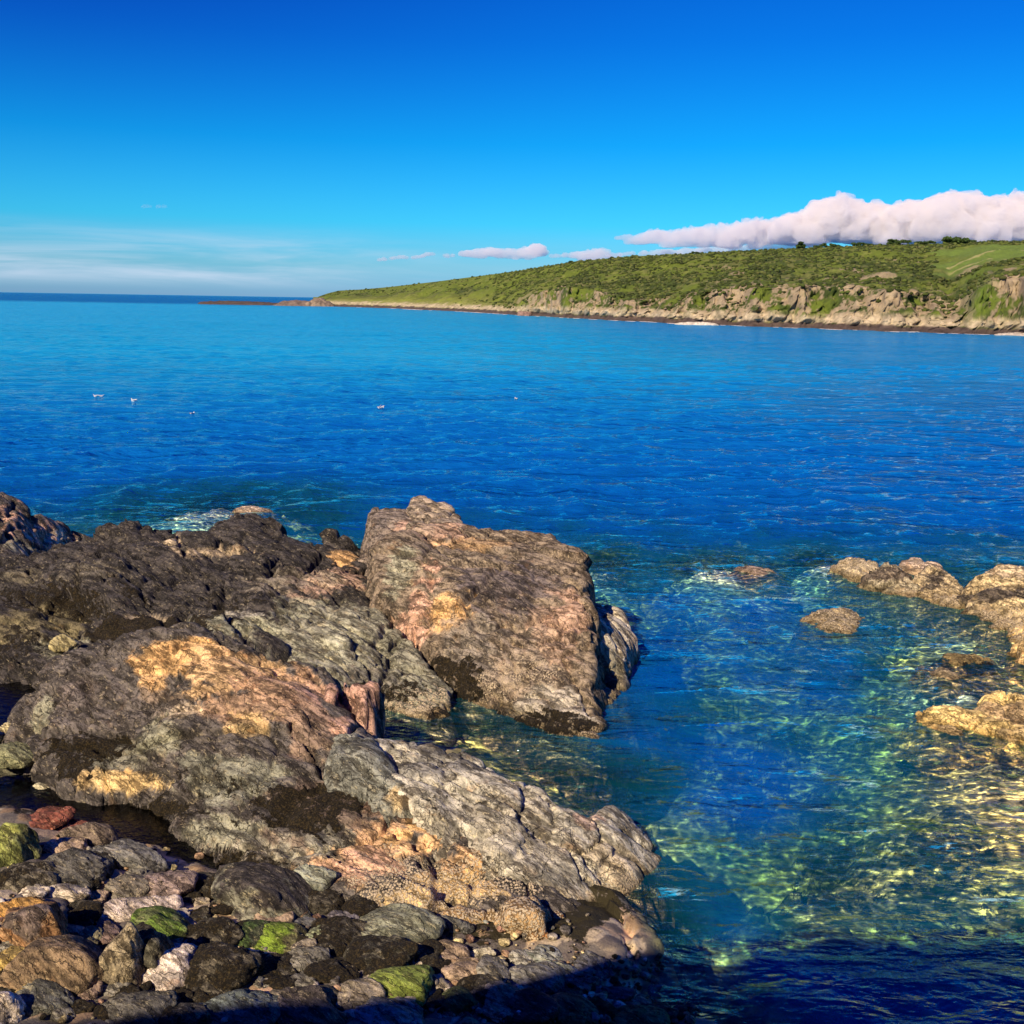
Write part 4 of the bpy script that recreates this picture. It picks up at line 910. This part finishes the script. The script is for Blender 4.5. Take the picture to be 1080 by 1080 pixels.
farrock("skerry","small brown skerry off the low shore left of the cliffs",553,333,16,5,(.30,.19,.15),16,depth=5,dark=False,cat="skerry",pull=-2)
farrock("reef_rock","detached dark rock furthest out at the tip of the point",217,320.5,16,2.4,(.11,.07,.06),17,depth=8,dark=False,cat="rock")
farrock("reef_rock","long low reddish brown reef at the tip of the headland point",262,321.6,96,3.4,(.085,.06,.05),18,depth=14,dark=False,cat="rock",cuts=4)
farrock("reef_rock","pinkish rock hump between the reef and the green headland end",314,322.6,64,5,(.18,.13,.10),19,depth=20,dark=False,cat="rock")
farrock("reef_rock","brown crag at the very end of the green turf of the headland",338,323,30,7,(.26,.19,.13),20,depth=18,dark=False,cat="rock")

# surf along the headland
FOAM=plain("surf_foam",(.80,.78,.76),.7)
rg=np.random.default_rng(3); VV=[];FF=[];off=0
allp=list(np.arange(215,1600,1.5)); shs=[]
def shd(px):
    if px<330: return W(px,np.interp(px,[a[0] for a in HP],[a[1] for a in HP]),0)[:2]
    jx=min(np.searchsorted(pxs,px),len(pxs)-1); y=dsp[jx]+1; r_=ray(px,300); return np.array([y*r_[0]/r_[1],y])
for a in allp:
    nz=float(noise(np.array([[a/7.,0,0]]),5)[0]); nz2=float(noise(np.array([[a/3.,3,0]]),6)[0])
    if nz<-.15: continue
    p0=shd(a);p1=shd(a+1.6); sc_=p0[1]/400; wd=(1.6+3.4*max(nz,0)+1.5*nz2)*sc_*1.2
    if wd<.3: continue
    o_=rg.uniform(0,1.5)
    VV+=[(p0[0],p0[1]-wd-o_,.03),(p1[0],p1[1]-wd-o_,.03),(p1[0],p1[1]+1.5,.12),(p0[0],p0[1]+1.5,.12)]; FF.append([off,off+1,off+2,off+3]);off+=4
tag(mkobj("surf",np.array(VV),FF,FOAM),kind='stuff',label="thin broken line of white surf along the foot of the headland")

# ------------------------------------------------------------------ gulls
GW=plain("gull_feathers",(.82,.80,.78),.6); GG=plain("gull_back",(.42,.44,.47),.7); GB=plain("gull_bill",(.75,.45,.05),.5)
def gull(px,py,label,size,heading,seed,raised=False):
    p=W(px,py,0)+np.array([0,0,.06]); root=bpy.data.objects.new("gull",None); COL.objects.link(root); root.location=p; root.rotation_euler=(0,0,heading)
    tag(root,label,"gull","white gulls resting on the bay")
    V,Fc=ICO[3]; V=V.copy(); L=size
    x_=V[:,0]; tail=np.clip(-x_,0,1); B=V*np.array([.5*L,.19*L,.17*L]); B[:,2]+=.10*L+tail**2*.12*L; B[:,1]*=(1-.55*tail)
    # neck and head grown out of the same body surface
    nk=np.clip((x_-.55)/.45,0,1); B[:,2]+=nk**1.5*.30*L; B[:,0]-=nk*.10*L; B[:,1]*=(1-.3*nk)
    body=mkobj("body",B,Fc,GW,parent=root)
    for sgn in (-1,1):
        Wg=V*np.array([.42*L,.05*L,.10*L]); Wg[:,1]+=sgn*.17*L; Wg[:,0]-=.12*L; Wg[:,2]+=.19*L+np.clip(-V[:,0],0,1)*.08*L
        if raised: Wg[:,2]+=np.clip(V[:,0]+.2,0,1)*.25*L; Wg[:,1]+=sgn*np.clip(V[:,0]+.2,0,1)*.25*L
        mkobj("wing",Wg,Fc,GG,parent=root)
    bl=V*np.array([.09*L,.025*L,.022*L])+np.array([.47*L,0,.385*L]); mkobj("bill",bl,Fc,GB,parent=root)
for a in [(141,424,"white gull on the open bay at the left, the largest looking of them",.62,2.6,1),(402,432,"white gull on the bay with wing half raised, alone near the middle",.62,.6,2,True),(203,438,"gull on the bay at the left, nearest to the dark ridge of rock",.5,1.2,3),
    (101,419,"left gull of the close pair furthest left on the bay",.5,2.9,4),(107,419,"right gull of the close pair furthest left on the bay",.45,.3,5),(544,422,"small distant gull on the bay right of centre line",.5,1.9,6)]:
    gull(*a[:3],a[3]*1.0,*a[4:])

# ------------------------------------------------------------------ clouds
def cloud_material(dens=.04):
    t=NT("cloud"); v=t.n('ShaderNodeVolumePrincipled'); t.set(v,'Color',(1,.97,.97)); t.set(v,'Density',dens); t.set(v,'Anisotropy',.0)
    t.set(t.out,1,v); return t.m
CLOUD=cloud_material(.026); THIN=cloud_material(.020); WISP=cloud_material(.004)
def cloud(label,pts,dist,seed,dens=1.0,mat=None):
    """pts: list of (px, base py, top py) across the cloud"""
    rg=np.random.default_rng(seed); V0,F0=ICO[4]; VV=[];FF=[];off=0
    xs_=[p[0] for p in pts]; sc_=dist/1080
    a=xs_[0]
    while a<xs_[-1]:
        bt=np.interp(a,xs_,[p[1] for p in pts]); tp=np.interp(a,xs_,[p[2] for p in pts]); hh=bt-tp
        gap=float(noise(np.array([[a/6.0,seed*3.1,0]]),seed)[0]); 
        if hh<11 and gap<-.25: a+=max(2.2,hh*.16); continue
        tp-=gap*min(hh,12)*.18; n=max(1,int(hh/9*dens)+1)
        for k in range(n):
            r=rg.uniform(.22,.42)*max(hh,4) if k else .3*max(hh,4)
            r=max(r,2.2)
            py=tp+r+ (rg.random()*(max(hh-2*r,0)) if k else rg.uniform(0,.12*hh))
            c=D(a+rg.uniform(-3,3),py,dist+rg.uniform(-3,3)*r*sc_*.3)
            V=V0*np.array([1.25,1.0,.95])*r*sc_
            q=(V+c)/(r*sc_); dsp_=.22*ridge(q*1.2,seed,2)+.20*fbm(q*2.6,seed+3,4)
            V=V*(1+dsp_[:,None])
            V[:,2]=np.where(V[:,2]<-.55*r*sc_,-.55*r*sc_+(V[:,2]+.55*r*sc_)*.25,V[:,2])
            VV.append(V+c);FF.append(F0+off);off+=len(V0)
        if hh>14:
            for k in range(3):
                r=rg.uniform(.09,.17)*hh; c=D(a+rg.uniform(-3,3),tp+rg.uniform(.2,1.8)*r+(0 if k<2 else rg.uniform(0,.4)*hh),dist-rg.uniform(0,.5)*hh*sc_)
                V=V0*r*sc_; q=(V+c)/(r*sc_); V=V*(1+.5*fbm(q*1.7,seed+3,3))[:,None]
                VV.append(V+c);FF.append(F0+off);off+=len(V0)
        a+=max(2.2,hh*.16)
    V=np.concatenate(VV); c=V.mean(0)
    o=mkobj("cloud",V,np.concatenate(FF),mat or CLOUD,loc=tuple(c))
    md=o.modifiers.new("union",'REMESH'); md.mode='VOXEL'; md.voxel_size=5.0
    dg=bpy.context.evaluated_depsgraph_get(); me=bpy.data.meshes.new_from_object(o.evaluated_get(dg)); o.modifiers.clear(); o.data=me
    if not me.materials: me.materials.append(mat or CLOUD)
    return tag(o,label,"cloud")
cloud("big billowing pinkish white cumulus bank over the right end of the headland",[(925,262,226),(945,264,216),(975,264,214),(1000,264,204),(1008,264,203),(1020,264,208),(1060,264,210),(1080,264,210),(1160,264,214),(1260,262,225)],6000,1)
cloud("domed pinkish white cumulus left of the big bank, above the headland ridge",[(820,262,238),(835,263,228),(860,264,219),(880,264,210),(889,264,209),(905,264,214),(930,264,218),(945,264,226)],6100,2)
cloud("long low cumulus trailing left from the domed one along the ridge",[(650,256,249),(690,262,244),(740,264,240),(780,264,235),(815,264,231),(850,264,230)],6300,3,1.0,THIN)
cloud("thin pale cloud lying directly on the ridge below the long low one",[(640,272,268),(700,275,262),(760,272,260),(800,268,256),(860,266,256)],6500,4,.7,THIN)
cloud("small flat cloud with a raised right end, left of centre over the headland tail",[(470,272,268),(490,274,264),(510,274,260),(545,274,262),(560,274,258),(568,274,255),(573,272,262)],6200,5,1.0,CLOUD)
cloud("smallest low cloud, furthest left of the row over the headland",[(401,274,272),(420,275,269),(440,276,269),(458,272,265)],6200,6,1.0,CLOUD)
cloud("faint low cloud between the small flat cloud and the long one",[(578,274,269),(605,277,265),(630,277,262),(652,275,265)],6700,7,.7,THIN)
cloud("tiny faint wisp alone high on the left above the open sea",[(148,219,216),(160,220,215.5),(178,219,216)],6500,8,.7,WISP)

# ------------------------------------------------------------------ world + sun
SUN_EL=R(37); HEAD_=R(32)   # light travels 45 deg to the right of straight ahead
to_sun=Vector((-math.sin(HEAD_)*math.cos(SUN_EL),-math.cos(HEAD_)*math.cos(SUN_EL),math.sin(SUN_EL)))
sd=bpy.data.lights.new("sun",'SUN'); sd.energy=4.8; sd.angle=R(.55); sd.color=(1,.84,.60)
so=bpy.data.objects.new("sun",sd); COL.objects.link(so); so.rotation_euler=to_sun.to_track_quat('Z','Y').to_euler(); so.location=(-20,-20,40)
w=bpy.data.worlds.new("World"); sc.world=w; w.use_nodes=True; nt=w.node_tree; nt.nodes.clear()
class WT(NT):
    def __init__(s,t): s.t=t
t=WT(nt)
out=t.n('ShaderNodeOutputWorld'); bg=t.n('ShaderNodeBackground'); nt.links.new(bg.outputs[0],out.inputs[0])
sky=t.n('ShaderNodeTexSky',sky_type='NISHITA',sun_disc=False,sun_elevation=SUN_EL,sun_rotation=math.atan2(to_sun.x,to_sun.y),air_density=1.0,dust_density=.4,ozone_density=2.5)
gen_=t.n('ShaderNodeTexCoord').outputs['Generated']; sep=t.n('ShaderNodeSeparateXYZ',inp={0:gen_})
el=sep.outputs['Z']
cr=t.n('ShaderNodeValToRGB'); t.set(cr,0,t.math('MULTIPLY',el,2.0,clamp=True))
e=cr.color_ramp.elements; e[0].position=0; e[0].color=(.27,.54,1.1,1); e[1].position=1; e[1].color=(.01,.17,.95,1)
for p_,c_ in [(.06,(.22,.56,.92,1)),(.14,(.08,.62,.98,1)),(.28,(.015,.50,.95,1)),(.45,(.008,.34,.92,1)),(.7,(.006,.20,.86,1))]:
    q_=e.new(p_); q_.color=c_
tint=t.mix(1.0,sky.outputs[0],cr.outputs[0],'MULTIPLY')
az=t.math('ARCTAN2',sep.outputs['X'],sep.outputs['Y'])
lf=t.math('MULTIPLY',t.ss(az,.25,-.55),t.ss(el,.08,.35)); tint=t.mix(lf,tint,t.mix(1.0,tint,(1.2,.34,.72),'MULTIPLY'))
# thin haze streaks low on the left
cv=t.n('ShaderNodeCombineXYZ',inp={0:t.math('MULTIPLY',az,3.0),1:t.math('MULTIPLY',el,38.0),2:0.})
hz=t.noise(cv,1.3,5,.6,.4)
band=t.math('MULTIPLY',t.ss(el,.004,.02),t.ss(el,.068,.03))
left=t.ss(az,-.02,-.30)
hm=t.math('MULTIPLY',t.math('MULTIPLY',t.ss(hz,.35,.72),band),t.math('ADD',.12,t.math('MULTIPLY',left,.75)))
col=t.mix(t.math('MULTIPLY',hm,.95),tint,(4.6,5.4,6.6))
nt.links.new(col,bg.inputs[0]); bg.inputs[1].default_value=.105
vs=sc.view_settings; vs.view_transform='Standard'; vs.look='None'; vs.gamma=1; vs.exposure=.4; vs.use_curve_mapping=False
cy=sc.cycles; cy.use_denoising=True; cy.max_bounces=7; cy.transparent_max_bounces=8; cy.diffuse_bounces=2; cy.glossy_bounces=2; cy.volume_bounces=7; cy.caustics_reflective=False; cy.caustics_refractive=False
cy.sample_clamp_indirect=6
print("SCRIPT %.1fs"%(time.time()-T0))
